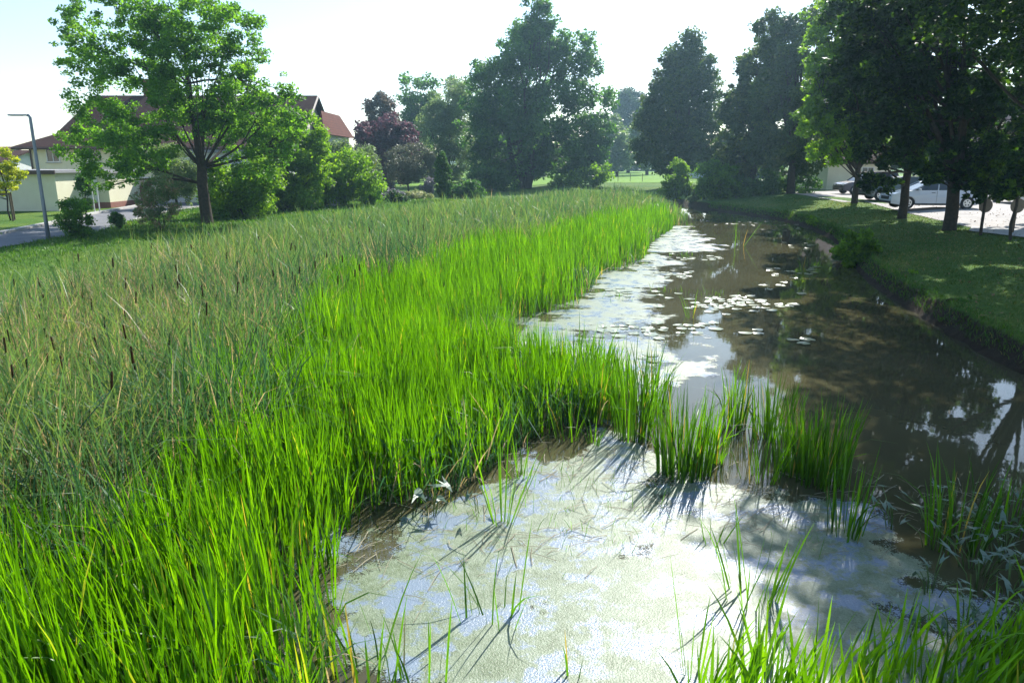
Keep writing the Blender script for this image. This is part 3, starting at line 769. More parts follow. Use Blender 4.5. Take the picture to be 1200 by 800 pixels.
# ------------------------------------------------------------------ trees and bushes
def foliage_mesh(name, blobs, n_clumps, n_leaves, leaf, seed, clump_r=0.16, shell=0.55, droop=0.0, flat=.75, aspect=.62):
    """blobs: (x,y,z, rx,ry,rz) in local metres. Returns leaf mesh and clump centres."""
    r = np.random.default_rng(seed); B = np.array(blobs, float)
    vol = (B[:, 3] * B[:, 4] * B[:, 5]) ** (.5); pr_ = vol / vol.sum()
    bi = r.choice(len(B), n_clumps, p=pr_); kk = min(4, n_clumps // len(B)); bi[:kk * len(B)] = np.tile(np.arange(len(B)), kk)
    d = r.normal(size=(n_clumps, 3)); d /= np.linalg.norm(d, axis=1)[:, None]
    q = r.uniform(0, 1, n_clumps) ** (1 / 3.) ; q = shell + (1 - shell) * q; q[r.uniform(0, 1, n_clumps) < .25] *= .6
    cen = B[bi, :3] + d * q[:, None] * B[bi, 3:6]
    mr = B[:, 3:6].mean(1); size = clump_r * np.sqrt(mr[bi] * mr.mean()) * r.uniform(.6, 1.5, n_clumps)
    wt = size ** 2; li = r.choice(n_clumps, n_leaves, p=wt / wt.sum())
    e = r.normal(size=(n_leaves, 3)); e /= np.linalg.norm(e, axis=1)[:, None]
    e *= (r.uniform(0, 1, n_leaves) ** .45)[:, None] * r.uniform(.8, 1.25, n_leaves)[:, None]
    e[:, 2] *= flat
    pos = cen[li] + e * size[li][:, None]
    pos[:, 2] -= droop * size[li] * r.uniform(0, 1, n_leaves) ** 2
    # leaf frames
    nrm = r.normal(size=(n_leaves, 3)); nrm[:, 2] += .9; nrm += e * .6
    nrm /= np.linalg.norm(nrm, axis=1)[:, None]
    u = np.cross(nrm, r.normal(size=(n_leaves, 3))); u /= np.linalg.norm(u, axis=1)[:, None]
    v = np.cross(nrm, u)
    s = (leaf * r.uniform(.6, 1.35, n_leaves))[:, None]
    fold = nrm * s * .12
    V = np.stack([pos - u * s * .5, pos + v * s * aspect * .5 - fold + u * s * .03, pos + u * s * .55, pos - v * s * aspect * .5 - fold + u * s * .03], 1).reshape(-1, 3)
    Q = np.arange(n_leaves * 4).reshape(-1, 4)
    cv = r.normal(0, .16, n_clumps)
    var = np.clip(.45 + cv[li] + r.normal(0, .17, n_leaves), 0, 1)
    return np_mesh(name, V, Q, np.repeat(var, 4)), cen
def bez(a, b, c, n):
    return [a * (1 - t) ** 2 + b * 2 * t * (1 - t) + c * t * t for t in [i / n for i in range(n + 1)]]
def make_tree(name, label, cat, base, top_fork, blobs, leafmat, trunk_r, leaf, n_leaves, n_clumps=140, seed=1, trunks=1, group=None, limbs=26, clump_r=.2, shell=.55, lean=0.0, droop=0, flat=.75, tspread=.6, aspect=.62, barkmat='bark', twig=.018):
    t = empty(name, base); tag(t, label, cat, group)
    me, cen = foliage_mesh('crown', blobs, n_clumps, n_leaves, leaf, seed, clump_r, shell, droop, flat, aspect)
    link('crown', me, M[leafmat], t)
    r = random.Random(seed); mb = MB()
    B = np.array(blobs, float); topz = (B[:, 2] + B[:, 5] * .5).max(); cx, cy = np.average(B[:, 0], weights=B[:, 3]), np.average(B[:, 1], weights=B[:, 3])
    axes = []
    for k in range(trunks):
        a = 2 * pi * k / trunks + r.uniform(0, 1); off = 0 if trunks == 1 else tspread
        p0 = Vector((cos(a) * off * .4, sin(a) * off * .4, -.15))
        pf = Vector((cos(a) * off + lean * .4, sin(a) * off, top_fork))
        pt = Vector((cx * .8 + cos(a) * off * 1.6, cy * .8 + sin(a) * off * 1.6, topz * (1 if trunks == 1 else .8)))
        pts = [p0, p0.lerp(pf, .1) + Vector((0, 0, .0))] + [p0.lerp(pf, s) + Vector((r.gauss(0, .04), r.gauss(0, .04), 0)) for s in (.4, .75)] + [pf] + [pf.lerp(pt, s) + Vector((r.gauss(0, .15), r.gauss(0, .15), 0)) * trunk_r * 3 for s in (.25, .5, .75, 1)]
        rad = [trunk_r * 1.35, trunk_r * 1.08, trunk_r, trunk_r * .93, trunk_r * .85, trunk_r * .55, trunk_r * .38, trunk_r * .2, trunk_r * .06]
        if trunks > 1: rad = [q * .75 for q in rad]
        mb.tube(pts, rad, 10); axes.append((pts, rad))
    idx = np.random.default_rng(seed).permutation(len(cen))[:limbs]
    for j, i in enumerate(idx):
        c = Vector(cen[i]); pts, rad = axes[j % trunks]
        cand = [k for k in range(3, 8) if pts[k].z < c.z + .1 * topz] or [3]
        k = r.choice(cand[-3:]) if j > 6 else cand[min(1, len(cand) - 1)]
        a = pts[k]; mid = a.lerp(c, .5) + Vector((r.gauss(0, .1), r.gauss(0, .1), .0 + (c - a).length * .08 * r.uniform(-1, 1)))
        L = (c - a).length; r0 = min(rad[k] * .55, max(twig, L * .017))
        P3 = bez(a, mid + Vector((0, 0, -.08 * L if c.z > a.z else .12 * L)), c, 6)
        mb.tube(P3, [r0 * (1 - s / 6 * .85) for s in range(7)], 6)
        for q in range(3):
            m2 = idx[r.randrange(len(idx))]; 
            near = min(range(0, len(cen), 3), key=lambda z: (Vector(cen[z]) - c).length + r.uniform(0, L * .5))
            P4 = bez(P3[3 + q % 3], P3[4].lerp(Vector(cen[near]), .6) + Vector((0, 0, .1)), Vector(cen[near]), 4)
            mb.tube(P4, [r0 * .42 * (1 - s / 4 * .8) for s in range(5)], 5)
    mb.build('trunk', M[barkmat], t, True)
    return t
def px_blobs(D, bx, by, lst, depth=1.0):
    """crown lobes given as (px, py, rx px, ry px[, depth offset m]) at distance D -> local metres about the foot"""
    o = []
    base = P(bx, by, D)
    for b in lst:
        px, py, rx, ry = b[:4]; dy = b[4] if len(b) > 4 else 0.0
        c = P(px, py, D + dy); s = mpp(px, py, D + dy)
        o.append((c.x - base.x, dy, c.z - base.z, rx * s, max(rx, ry * .8) * s * depth, ry * s))
    return o
def T(name, label, cat, px, D, lobes, mat, trunk_r, leaf, nl, **k):
    x = P(px, 230, D).x; z = gz(x, D)
    b = Vector((x, D, z))
    base = b; o = []
    dp = k.pop('depth', 1.0)
    nl = int(nl * (1.6 if name != 'cherry_tree' else 1.3)); leaf *= 1.15; k['clump_r'] = k.get('clump_r', .2) * 1.1; k['n_clumps'] = int(k.get('n_clumps', 140) * 1.3)
    k.setdefault('flat', .82)
    for q in lobes:
        dy = q[4] if len(q) > 4 else 0.0
        c = P(q[0], q[1], D + dy); s = mpp(q[0], q[1], D + dy)
        o.append((c.x - b.x, dy, c.z - b.z, q[2] * s * 1.08, max(q[2], q[3] * .7) * s * dp, q[3] * s * 1.06))
    fork = k.pop('fork', None)
    if fork is None: fork = max(.4, min(q[2] - q[5] * .6 for q in o))
    return make_tree(name, label, cat, base, fork, o, mat, trunk_r, leaf, nl, **k)

BG = 'trees in the gardens beyond the pond'
T('cherry_tree', 'spreading green tree with a forked trunk between the road and the reeds', 'tree', 240, 34,
  [(155, 105, 68, 58), (122, 170, 46, 32, 1), (165, 172, 48, 26, -2), (135, 35, 52, 48), (95, 50, 26, 45, .5), (235, 28, 52, 42), (180, 25, 60, 35), (235, 90, 66, 56, -1), (292, 125, 48, 40), (318, 155, 40, 38, 1), (285, 60, 34, 44, 1), (332, 112, 18, 24), (120, 205, 30, 20, 0), (250, 145, 50, 26, 2.5), (300, 185, 42, 24, .5), (150, 200, 28, 18, -1), (75, 25, 10, 20), (255, 5, 25, 20)],
  'leaf_cherry', .25, .125, 50000, fork=2.5, n_clumps=560, clump_r=.185, limbs=26, seed=3, shell=.5, flat=.65, depth=.9)
T('dark_shrub', 'dark rounded shrub with a bright top right behind the forked tree', 'shrub', 282, 38, [(280, 228, 34, 26), (265, 205, 24, 18), (300, 212, 28, 24), (285, 245, 34, 14), (255, 235, 16, 18)], 'leaf_bright', .06, .13, 11000, fork=.2, n_clumps=120, seed=4, limbs=12, clump_r=.3)
T('garden_tree', 'bright green bushy tree in front of the white gable', 'tree', 335, 44, [(335, 195, 36, 44), (350, 160, 28, 28), (315, 222, 30, 24), (355, 212, 30, 30), (325, 165, 24, 24), (370, 185, 18, 24), (340, 230, 34, 16)], 'leaf_bright', .1, .15, 20000, n_clumps=220, seed=5, limbs=22, clump_r=.24)
T('fruit_tree', 'low spreading fruit tree with a short dark trunk right of the white gable', 'tree', 404, 48, [(385, 195, 28, 28), (405, 203, 34, 24), (372, 218, 26, 20), (425, 215, 24, 16), (395, 225, 26, 12)], 'leaf_bright', .1, .15, 14000, fork=.8, n_clumps=170, seed=6, limbs=24, clump_r=.24)
T('willow_bush', 'pale grey-green willow bush behind the low fruit tree', 'shrub', 412, 56, [(412, 195, 26, 26), (395, 185, 20, 18), (430, 200, 14, 16)], 'leaf_willow', .07, .2, 6000, n_clumps=70, seed=7, limbs=12, clump_r=.3, aspect=.35)
T('silver_tree', 'pale silvery tree seen between the trunk and the flowering shrub', 'tree', 206, 46, [(205, 195, 24, 28), (220, 215, 16, 20), (190, 190, 14, 16)], 'leaf_willow', .08, .16, 6000, n_clumps=70, seed=8, limbs=14, clump_r=.3, aspect=.35)
T('flowering_shrub', 'loose upright shrub with faint pink flowers left of the forked tree', 'shrub', 185, 30.5, [(183, 235, 24, 24), (195, 220, 18, 14), (172, 248, 14, 16), (190, 262, 14, 14)], 'leaf_pinkish', .03, .08, 4200, fork=.3, trunks=3, tspread=.12, n_clumps=110, seed=9, limbs=26, clump_r=.22, twig=.008)
T('small_shrub', 'small round shrub on the verge just right of the street lamp', 'shrub', 88, 27.5, [(88, 254, 17, 19), (94, 262, 13, 14), (82, 245, 10, 10)], 'leaf_cherry', .025, .08, 3200, fork=.15, trunks=2, tspread=.08, n_clumps=50, seed=10, limbs=12, clump_r=.32, twig=.008)
T('dwarf_shrub', 'tiny cone shaped evergreen shrub beside the road', 'shrub', 137, 31, [(137, 259, 8, 8), (138, 254, 5, 6)], 'leaf_alder', .02, .07, 1200, fork=.1, n_clumps=26, seed=11, limbs=6, clump_r=.4, twig=.006)
T('young_yellow_tree', 'young yellow-leaved tree tied to stakes on the lawn at the left edge', 'tree', 8, 36, [(2, 205, 22, 17), (-8, 195, 20, 22), (14, 212, 12, 8), (8, 190, 12, 9), (-12, 220, 16, 10)], 'leaf_yellow', .04, .11, 3200, fork=1.4, n_clumps=60, seed=12, limbs=14, clump_r=.28, flat=.45, twig=.008)
T('climbing_shrub', 'small climbing shrub against the corner of the flat-roofed garage', 'shrub', 99, 41, [(99, 225, 7, 16), (101, 214, 8, 9)], 'leaf_alder', .03, .12, 1300, n_clumps=26, seed=13, limbs=5, clump_r=.4)
# garden in the middle distance
T('plum_tree', 'round purple-leaved plum tree in the gardens', 'tree', 456, 74, [(452, 165, 30, 26), (472, 168, 20, 22), (450, 188, 24, 18), (456, 205, 16, 14)], 'leaf_plum', .14, .26, 11000, n_clumps=130, seed=14, limbs=20, clump_r=.26)
T('bronze_tree', 'brownish tree top rising behind the purple plum tree', 'tree', 446, 92, [(446, 128, 19, 16), (450, 150, 20, 20), (452, 180, 18, 24)], 'leaf_brown', .18, .3, 6000, n_clumps=80, seed=15, limbs=16, clump_r=.28)
T('dark_tree', 'dark green round tree on the skyline right of the purple tree', 'tree', 490, 104, [(488, 108, 22, 24), (495, 135, 24, 26), (490, 170, 24, 30)], 'leaf_alder', .25, .36, 9000, n_clumps=110, seed=16, limbs=20, clump_r=.26)
T('willow_tree', 'pale feathery willow tree left of the great dark alder', 'tree', 525, 88, [(525, 125, 26, 26), (540, 150, 28, 34), (515, 155, 24, 34), (530, 190, 32, 26), (545, 105, 18, 18)], 'leaf_willow', .25, .32, 13000, n_clumps=150, seed=17, limbs=24, clump_r=.24, droop=.6, aspect=.35)
T('bare_topped_tree', 'thin pale tree top on the skyline above the willow', 'tree', 538, 118, [(538, 98, 16, 12), (535, 120, 18, 20), (536, 160, 18, 26)], 'leaf_willow', .22, .3, 3500, n_clumps=60, seed=18, limbs=24, clump_r=.28)
T('olive_shrub', 'small grey-olive tree with a clear trunk before the plum tree', 'tree', 479, 62, [(480, 190, 24, 20), (470, 202, 18, 12), (494, 200, 16, 14)], 'leaf_olive', .08, .16, 6500, fork=1.3, n_clumps=90, seed=19, limbs=26, clump_r=.25, aspect=.4)
T('columnar_yew', 'dark columnar yew with a sunlit right edge in the gardens', 'shrub', 519, 54, [(519, 216, 8.5, 14), (519, 204, 7.5, 14), (518.5, 193, 6, 11), (518, 186, 4, 7)], 'leaf_yew', .08, .09, 13000, n_clumps=170, seed=20, limbs=6, clump_r=.26, shell=.85)
T('golden_conifer', 'thin golden-tipped conifer at the left of the plum tree', 'shrub', 439, 60, [(440, 210, 3.4, 12), (437, 197, 2.4, 8), (443, 216, 4, 6)], 'leaf_gold', .05, .1, 1500, n_clumps=34, seed=21, limbs=4, clump_r=.45, shell=.8)
T('lavender_shrub', 'pale mauve flowering shrub between the olive tree and the columnar yew', 'shrub', 504, 60, [(504, 217, 7, 8), (498, 220, 5, 6)], 'leaf_mauve', .03, .12, 1300, n_clumps=30, seed=22, limbs=5, clump_r=.4)
T('heather_shrub', 'grey-mauve low shrub below the golden conifer', 'shrub', 456, 55, [(452, 226, 10, 6), (464, 229, 8, 5), (446, 236, 9, 5)], 'leaf_mauve', .03, .12, 2200, n_clumps=50, seed=23, limbs=8, clump_r=.35)
T('dark_dwarf_pine', 'low dark pine shrub before the grey-mauve one', 'shrub', 462, 52, [(462, 231, 8, 7), (470, 236, 7, 6)], 'leaf_dark', .03, .11, 1600, n_clumps=36, seed=24, limbs=8, clump_r=.35)
T('flower_bush', 'low bush with pale yellow flowers at the foot of the olive tree', 'shrub', 490, 57, [(488, 229, 12, 5), (500, 231, 8, 4)], 'flowers', .02, .12, 1900, n_clumps=44, seed=25, limbs=6, clump_r=.35)
T('rounded_bush', 'mid-green rounded bush below the golden conifer', 'shrub', 436, 50, [(438, 226, 12, 8), (428, 230, 12, 8)], 'leaf_cherry', .03, .12, 2400, n_clumps=40, seed=26, limbs=8, clump_r=.35)
T('dark_hedge_bush', 'dark bush at the foot of the columnar yew', 'shrub', 530, 59, [(524, 229, 10, 5), (540, 226, 12, 8), (556, 222, 12, 10)], 'leaf_alder', .03, .14, 3000, n_clumps=50, seed=27, limbs=8, clump_r=.35)
T('alder_tree', 'huge dark alder with several trunks and a pointed top behind the reed bed', 'tree', 612, 80,
  [(625, 22, 22, 26), (632, 45, 28, 26), (612, 60, 28, 28), (650, 75, 42, 42, 1), (672, 70, 24, 32), (600, 95, 40, 40, -1), (568, 105, 26, 38), (562, 145, 26, 34), (690, 120, 26, 42), (640, 130, 55, 44, -2), (590, 160, 42, 32), (660, 175, 44, 28), (698, 165, 18, 32, 2), (620, 190, 46, 22, 2), (575, 195, 26, 20), (688, 195, 24, 16)],
  'leaf_alder', .42, .3, 42000, fork=4.5, trunks=5, tspread=1.6, n_clumps=360, seed=28, limbs=50, clump_r=.25, shell=.4)
T('alder_shrub', 'low green undergrowth bush at the right foot of the great alder', 'shrub', 694, 76, [(690, 208, 20, 10), (705, 202, 12, 10), (665, 214, 18, 7)], 'leaf_bright', .05, .25, 2600, n_clumps=50, seed=29, limbs=8, clump_r=.35)
T('alder_shrub', 'dark undergrowth bush at the left foot of the great alder', 'shrub', 572, 72, [(568, 212, 20, 12), (590, 216, 16, 8), (556, 216, 12, 8)], 'leaf_alder', .05, .22, 3600, n_clumps=60, seed=30, limbs=8, clump_r=.35)
T('pale_field_tree', 'pale green rounded tree at the edge of the sunny field', 'tree', 722, 125, [(718, 165, 16, 26), (728, 185, 14, 16), (712, 185, 12, 16)], 'leaf_willow', .25, .42, 6500, n_clumps=90, seed=31, limbs=14, clump_r=.28)
T('hazy_tree', 'hazy round tree on the skyline in the gap above the field', 'tree', 735, 170, [(735, 122, 20, 14), (738, 145, 24, 20), (735, 172, 26, 20)], 'leaf_far', .4, .6, 7000, n_clumps=100, seed=32, limbs=14, clump_r=.28)
T('hazy_tree', 'hazy yellowish-green tree left of the tall linden in the gap', 'tree', 757, 140, [(760, 140, 14, 18), (752, 165, 14, 22), (762, 180, 14, 16)], 'leaf_willow', .3, .5, 5500, n_clumps=80, seed=33, limbs=14, clump_r=.28)
T('linden_tree', 'tall dark egg-shaped linden standing alone beyond the end of the pond', 'tree', 795, 74,
  [(803, 72, 22, 30), (795, 105, 34, 36), (815, 115, 30, 40), (792, 150, 42, 36), (818, 160, 32, 30), (780, 172, 34, 26), (805, 185, 36, 18), (775, 120, 18, 24), (806, 54, 17, 17), (790, 80, 20, 20), (818, 85, 20, 20)],
  'leaf_linden', .38, .27, 34000, fork=2.3, n_clumps=300, seed=34, limbs=40, clump_r=.25, shell=.5)
T('pond_end_bush', 'dense green bush leaning over the far end of the pond', 'shrub', 792, 60, [(793, 208, 14, 16), (790, 222, 15, 14), (800, 218, 11, 14), (796, 196, 8, 9)], 'leaf_bright', .06, .15, 5500, n_clumps=90, seed=35, limbs=14, clump_r=.27)
T('pond_end_bush', 'loose paler bush right of the dense one at the end of the pond', 'shrub', 836, 58, [(835, 208, 17, 18), (848, 215, 16, 20), (828, 222, 10, 12)], 'leaf_cherry', .06, .15, 6500, n_clumps=100, seed=36, limbs=16, clump_r=.26)
T('reedy_bush', 'small pale grassy bush in the gap between the two bushes at the pond end', 'shrub', 812, 59.5, [(812, 228, 8, 9), (818, 234, 7, 6)], 'leaf_willow', .03, .13, 1500, n_clumps=30, seed=37, limbs=6, clump_r=.4)
RG = 'shade trees along the right bank'
T('bank_tree', 'tall tree with pale sunlit edges at the narrow end of the pond', 'tree', 880, 63,
  [(885, 95, 26, 30), (862, 125, 20, 26), (880, 140, 34, 40), (868, 175, 32, 30), (890, 190, 34, 26), (860, 205, 20, 16), (905, 70, 22, 28)],
  'leaf_linden', .3, .23, 22000, fork=2.5, n_clumps=230, seed=38, limbs=40, clump_r=.21, group=RG, shell=.45)
T('bank_tree', 'tallest of the far bank trees, dark with a trunk showing above the grass', 'tree', 926, 58,
  [(925, 50, 36, 42), (945, 90, 36, 44), (915, 110, 36, 40), (940, 145, 36, 34), (915, 170, 32, 24), (950, 180, 30, 22), (900, 40, 16, 20)],
  'leaf_linden', .3, .21, 26000, fork=2.5, n_clumps=260, seed=39, limbs=40, clump_r=.21, group=RG, shell=.45)
T('bank_shrub', 'dark undergrowth hanging over the far right bank', 'shrub', 872, 59, [(870, 222, 22, 14), (890, 226, 18, 12), (905, 215, 18, 16), (940, 215, 20, 12)], 'leaf_alder', .05, .18, 6500, n_clumps=90, seed=40, limbs=14, clump_r=.28)
T('bank_tree', 'shade tree whose trunk stands in front of the dark car', 'tree', 1002, 47,
  [(975, 60, 32, 40), (985, 105, 38, 40), (965, 140, 28, 26), (1010, 140, 40, 34), (980, 170, 30, 20), (1020, 80, 46, 50), (1000, 20, 50, 40), (955, 95, 16, 20)],
  'leaf_bright', .19, .19, 26000, fork=2.0, n_clumps=240, seed=41, limbs=40, clump_r=.21, group=RG, shell=.4)
T('bank_tree', 'shade tree whose trunk covers the front of the white estate car', 'tree', 1060, 36,
  [(1050, 60, 60, 50), (1030, 110, 50, 40), (1085, 110, 50, 50), (1040, 160, 44, 28), (1080, 170, 40, 26), (1040, 10, 70, 50), (1030, 205, 18, 12, -2), (1042, 218, 13, 9, -2.5), (1022, 216, 13, 8, -2), (1018, 212, 12, 10, -2)],
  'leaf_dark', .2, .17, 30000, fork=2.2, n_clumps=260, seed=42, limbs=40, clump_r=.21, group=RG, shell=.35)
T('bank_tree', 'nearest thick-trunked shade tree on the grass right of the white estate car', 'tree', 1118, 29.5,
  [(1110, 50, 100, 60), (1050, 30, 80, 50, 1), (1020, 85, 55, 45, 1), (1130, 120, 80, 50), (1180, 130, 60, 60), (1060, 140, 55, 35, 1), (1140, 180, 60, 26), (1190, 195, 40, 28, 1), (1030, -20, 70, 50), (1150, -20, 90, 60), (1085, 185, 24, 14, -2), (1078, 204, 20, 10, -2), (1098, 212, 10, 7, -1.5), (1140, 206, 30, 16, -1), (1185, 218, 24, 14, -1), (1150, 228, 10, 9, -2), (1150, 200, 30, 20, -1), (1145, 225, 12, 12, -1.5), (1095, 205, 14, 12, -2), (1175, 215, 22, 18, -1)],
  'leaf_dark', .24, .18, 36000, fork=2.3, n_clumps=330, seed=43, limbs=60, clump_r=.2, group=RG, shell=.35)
make_tree('bank_tree', 'near tree at the right edge with low leafy branches above the round signs', 'tree', (13.2, 16.4, gz(13.2, 16.4)), 3.6,  # high left lobes, above the view, are shaped to shade the duckweed
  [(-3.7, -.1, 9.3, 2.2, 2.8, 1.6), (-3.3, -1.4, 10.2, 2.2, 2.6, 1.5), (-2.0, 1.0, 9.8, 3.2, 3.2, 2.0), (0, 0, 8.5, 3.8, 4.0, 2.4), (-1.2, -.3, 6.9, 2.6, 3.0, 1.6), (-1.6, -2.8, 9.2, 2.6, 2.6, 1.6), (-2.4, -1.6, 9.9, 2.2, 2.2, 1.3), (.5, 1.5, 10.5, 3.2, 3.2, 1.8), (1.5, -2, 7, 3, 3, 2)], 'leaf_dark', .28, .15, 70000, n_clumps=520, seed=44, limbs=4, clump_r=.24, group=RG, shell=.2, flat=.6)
make_tree('bank_tree', 'dark leafy tree at the right edge farther along the bank', 'tree', (16.6, 22.5, gz(16.6, 22.5)), 3.2,  # its high lobes on the left, out of view, were extended to shade the water
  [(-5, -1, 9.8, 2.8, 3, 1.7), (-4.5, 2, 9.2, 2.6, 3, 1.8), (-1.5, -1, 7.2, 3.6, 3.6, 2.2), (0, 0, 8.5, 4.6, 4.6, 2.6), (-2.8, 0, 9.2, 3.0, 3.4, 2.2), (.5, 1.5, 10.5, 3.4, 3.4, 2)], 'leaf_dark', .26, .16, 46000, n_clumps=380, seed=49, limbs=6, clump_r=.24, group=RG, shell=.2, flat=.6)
T('sapling', 'slim sapling with drooping leaves in front of the left round sign', 'tree', 1156, 27, [(1152, 200, 14, 22), (1148, 225, 10, 12), (1160, 175, 16, 20)], 'leaf_dark', .05, .13, 2600, fork=1.6, n_clumps=50, seed=45, limbs=12, clump_r=.32, twig=.01)
T('sapling', 'slim sapling with drooping leaves at the right picture edge', 'tree', 1192, 25, [(1192, 205, 16, 24), (1182, 225, 9, 14), (1200, 180, 18, 20)], 'leaf_dark', .05, .13, 2900, fork=1.6, n_clumps=50, seed=46, limbs=12, clump_r=.32, twig=.01)
T('bank_bush', 'bright green leafy bush overhanging the water from the right bank', 'shrub', 1006, 24.4, [(1006, 287, 19, 14), (998, 295, 16, 11), (1016, 296, 15, 12), (1004, 303, 20, 9)], 'leaf_bright', .04, .11, 6000, fork=.15, n_clumps=70, seed=47, limbs=14, clump_r=.3, twig=.01)
T('bank_weed', 'small leafy weed growing on the eroded right bank', 'plant', 1131, 15.6, [(1131, 355, 8, 9), (1126, 362, 6, 6)], 'leaf_alder', .01, .06, 500, fork=.08, n_clumps=20, seed=48, limbs=6, clump_r=.4, twig=.004)
for i, (px, py, D, sz, lab) in enumerate(((1068, 322, 19.6, 8, 'small weed on the bank between the bank bush and the nearest trunk'), (1165, 372, 14.6, 9, 'leafy weed low on the near right bank edge'), (1096, 345, 17.2, 6, 'tiny weed on the bank edge left of the small leafy weed'), (950, 258, 38, 6, 'small weed at the bend of the far bank edge'))):
    T('bank_weed', lab, 'plant', px, D, [(px, py, sz, sz * .8), (px + sz * .6, py + 3, sz * .7, sz * .6)], 'leaf_bright', .01, .05, 420, fork=.06, n_clumps=18, seed=150 + i, limbs=5, clump_r=.4, twig=.004)
# fallen leaves on the bank
rl = np.random.default_rng(91); n = 2600
X, Y = rl.uniform(8, 26, n), rl.uniform(10, 46, n)
k = (poly_dist(X, Y, RB) > .2) & (poly_dist(X, Y, MARSH) < -.3); X, Y = X[k], Y[k]; n = len(X)
a = rl.uniform(0, 6.28, n); sz = rl.uniform(.02, .05, n); Z = ground_z(X, Y) + .035 + rl.uniform(0, .02, n)
u = np.stack([np.cos(a), np.sin(a), rl.normal(0, .4, n)], -1) * sz[:, None]; v = np.stack([-np.sin(a), np.cos(a), rl.normal(0, .4, n)], -1) * sz[:, None] * .7
c = np.stack([X, Y, Z], -1)
V = np.stack([c - u, c - v, c + u, c + v], 1).reshape(-1, 3)
M['dead_leaf'] = simple('dead_leaf', (0.25, 0.17, 0.07), (0.14, 0.09, 0.045), 9, .8)
o = link('fallen_leaves', np_mesh('fallen_leaves', V, np.arange(n * 4).reshape(-1, 4)), M['dead_leaf'])
tag(o, 'dry fallen leaves scattered over the grass of the right bank', 'leaf litter', kind='stuff')
# trees closing the view behind
for i, (px, D, top, wdt, lab) in enumerate(((1010, 78, 90, 60, 'background tree behind the dark car'), (1080, 82, 100, 60, 'background tree behind the white estate car'), (1150, 80, 120, 50, 'background tree behind the pale pink house'), (960, 90, 80, 50, 'background tree behind the yellow building'), (870, 115, 150, 50, 'background tree seen low between the linden and the bank trees'), (690, 190, 165, 50, 'far tree beyond the field left of the gap'), (780, 200, 170, 50, 'far tree beyond the field right of the gap'), (590, 130, 130, 60, 'far tree hidden behind the great alder'), (400, 130, 180, 40, 'far low tree left of the purple plum tree'), (425, 115, 172, 26, 'far tree just left of the purple plum tree'))):
    hpx = 215 - top
    T('background_tree', lab, 'tree', px, D, [(px, top + hpx * .35, wdt * .55, hpx * .34), (px - wdt * .3, top + hpx * .6, wdt * .5, hpx * .3), (px + wdt * .35, top + hpx * .62, wdt * .5, hpx * .32)],
      'leaf_far', .3, .0042 * D, 8000, n_clumps=110, seed=60 + i, limbs=14, clump_r=.27, group=BG)

# ------------------------------------------------------------------ buildings
def window(parent, c, wd, ht, ax, out, fm='trim', sill=True):
    """c centre on the wall plane, ax 'x' (wall along x, facing -y) or 'y' (wall along y, facing +x)"""
    mb = MB(); f = .07
    def bx(m, u, z, du, dz, d0, dd):
        if ax == 'x': m.box((c[0] + u, c[1] - d0, c[2] + z), (du, dd, dz))
        else: m.box((c[0] + d0, c[1] + u, c[2] + z), (dd, du, dz))
    for s in (-1, 1):
        bx(mb, s * (wd / 2 - f / 2), 0, f, ht, .02, .08); bx(mb, 0, s * (ht / 2 - f / 2), wd - 2 * f - .004, f, .02, .08)
    bx(mb, 0, 0, .05, ht - 2 * f - .004, .018, .06)
    fr = mb.build('window', M[fm], parent)
    g = MB(); bx(g, 0, 0, wd - 2 * f, ht - 2 * f, .008, .012); g.build('pane', M['glass'], fr)
    if sill:
        s_ = MB(); bx(s_, 0, -ht / 2 - .04, wd + .16, .05, .06, .14); s_.build('sill', M['kerb'], fr)

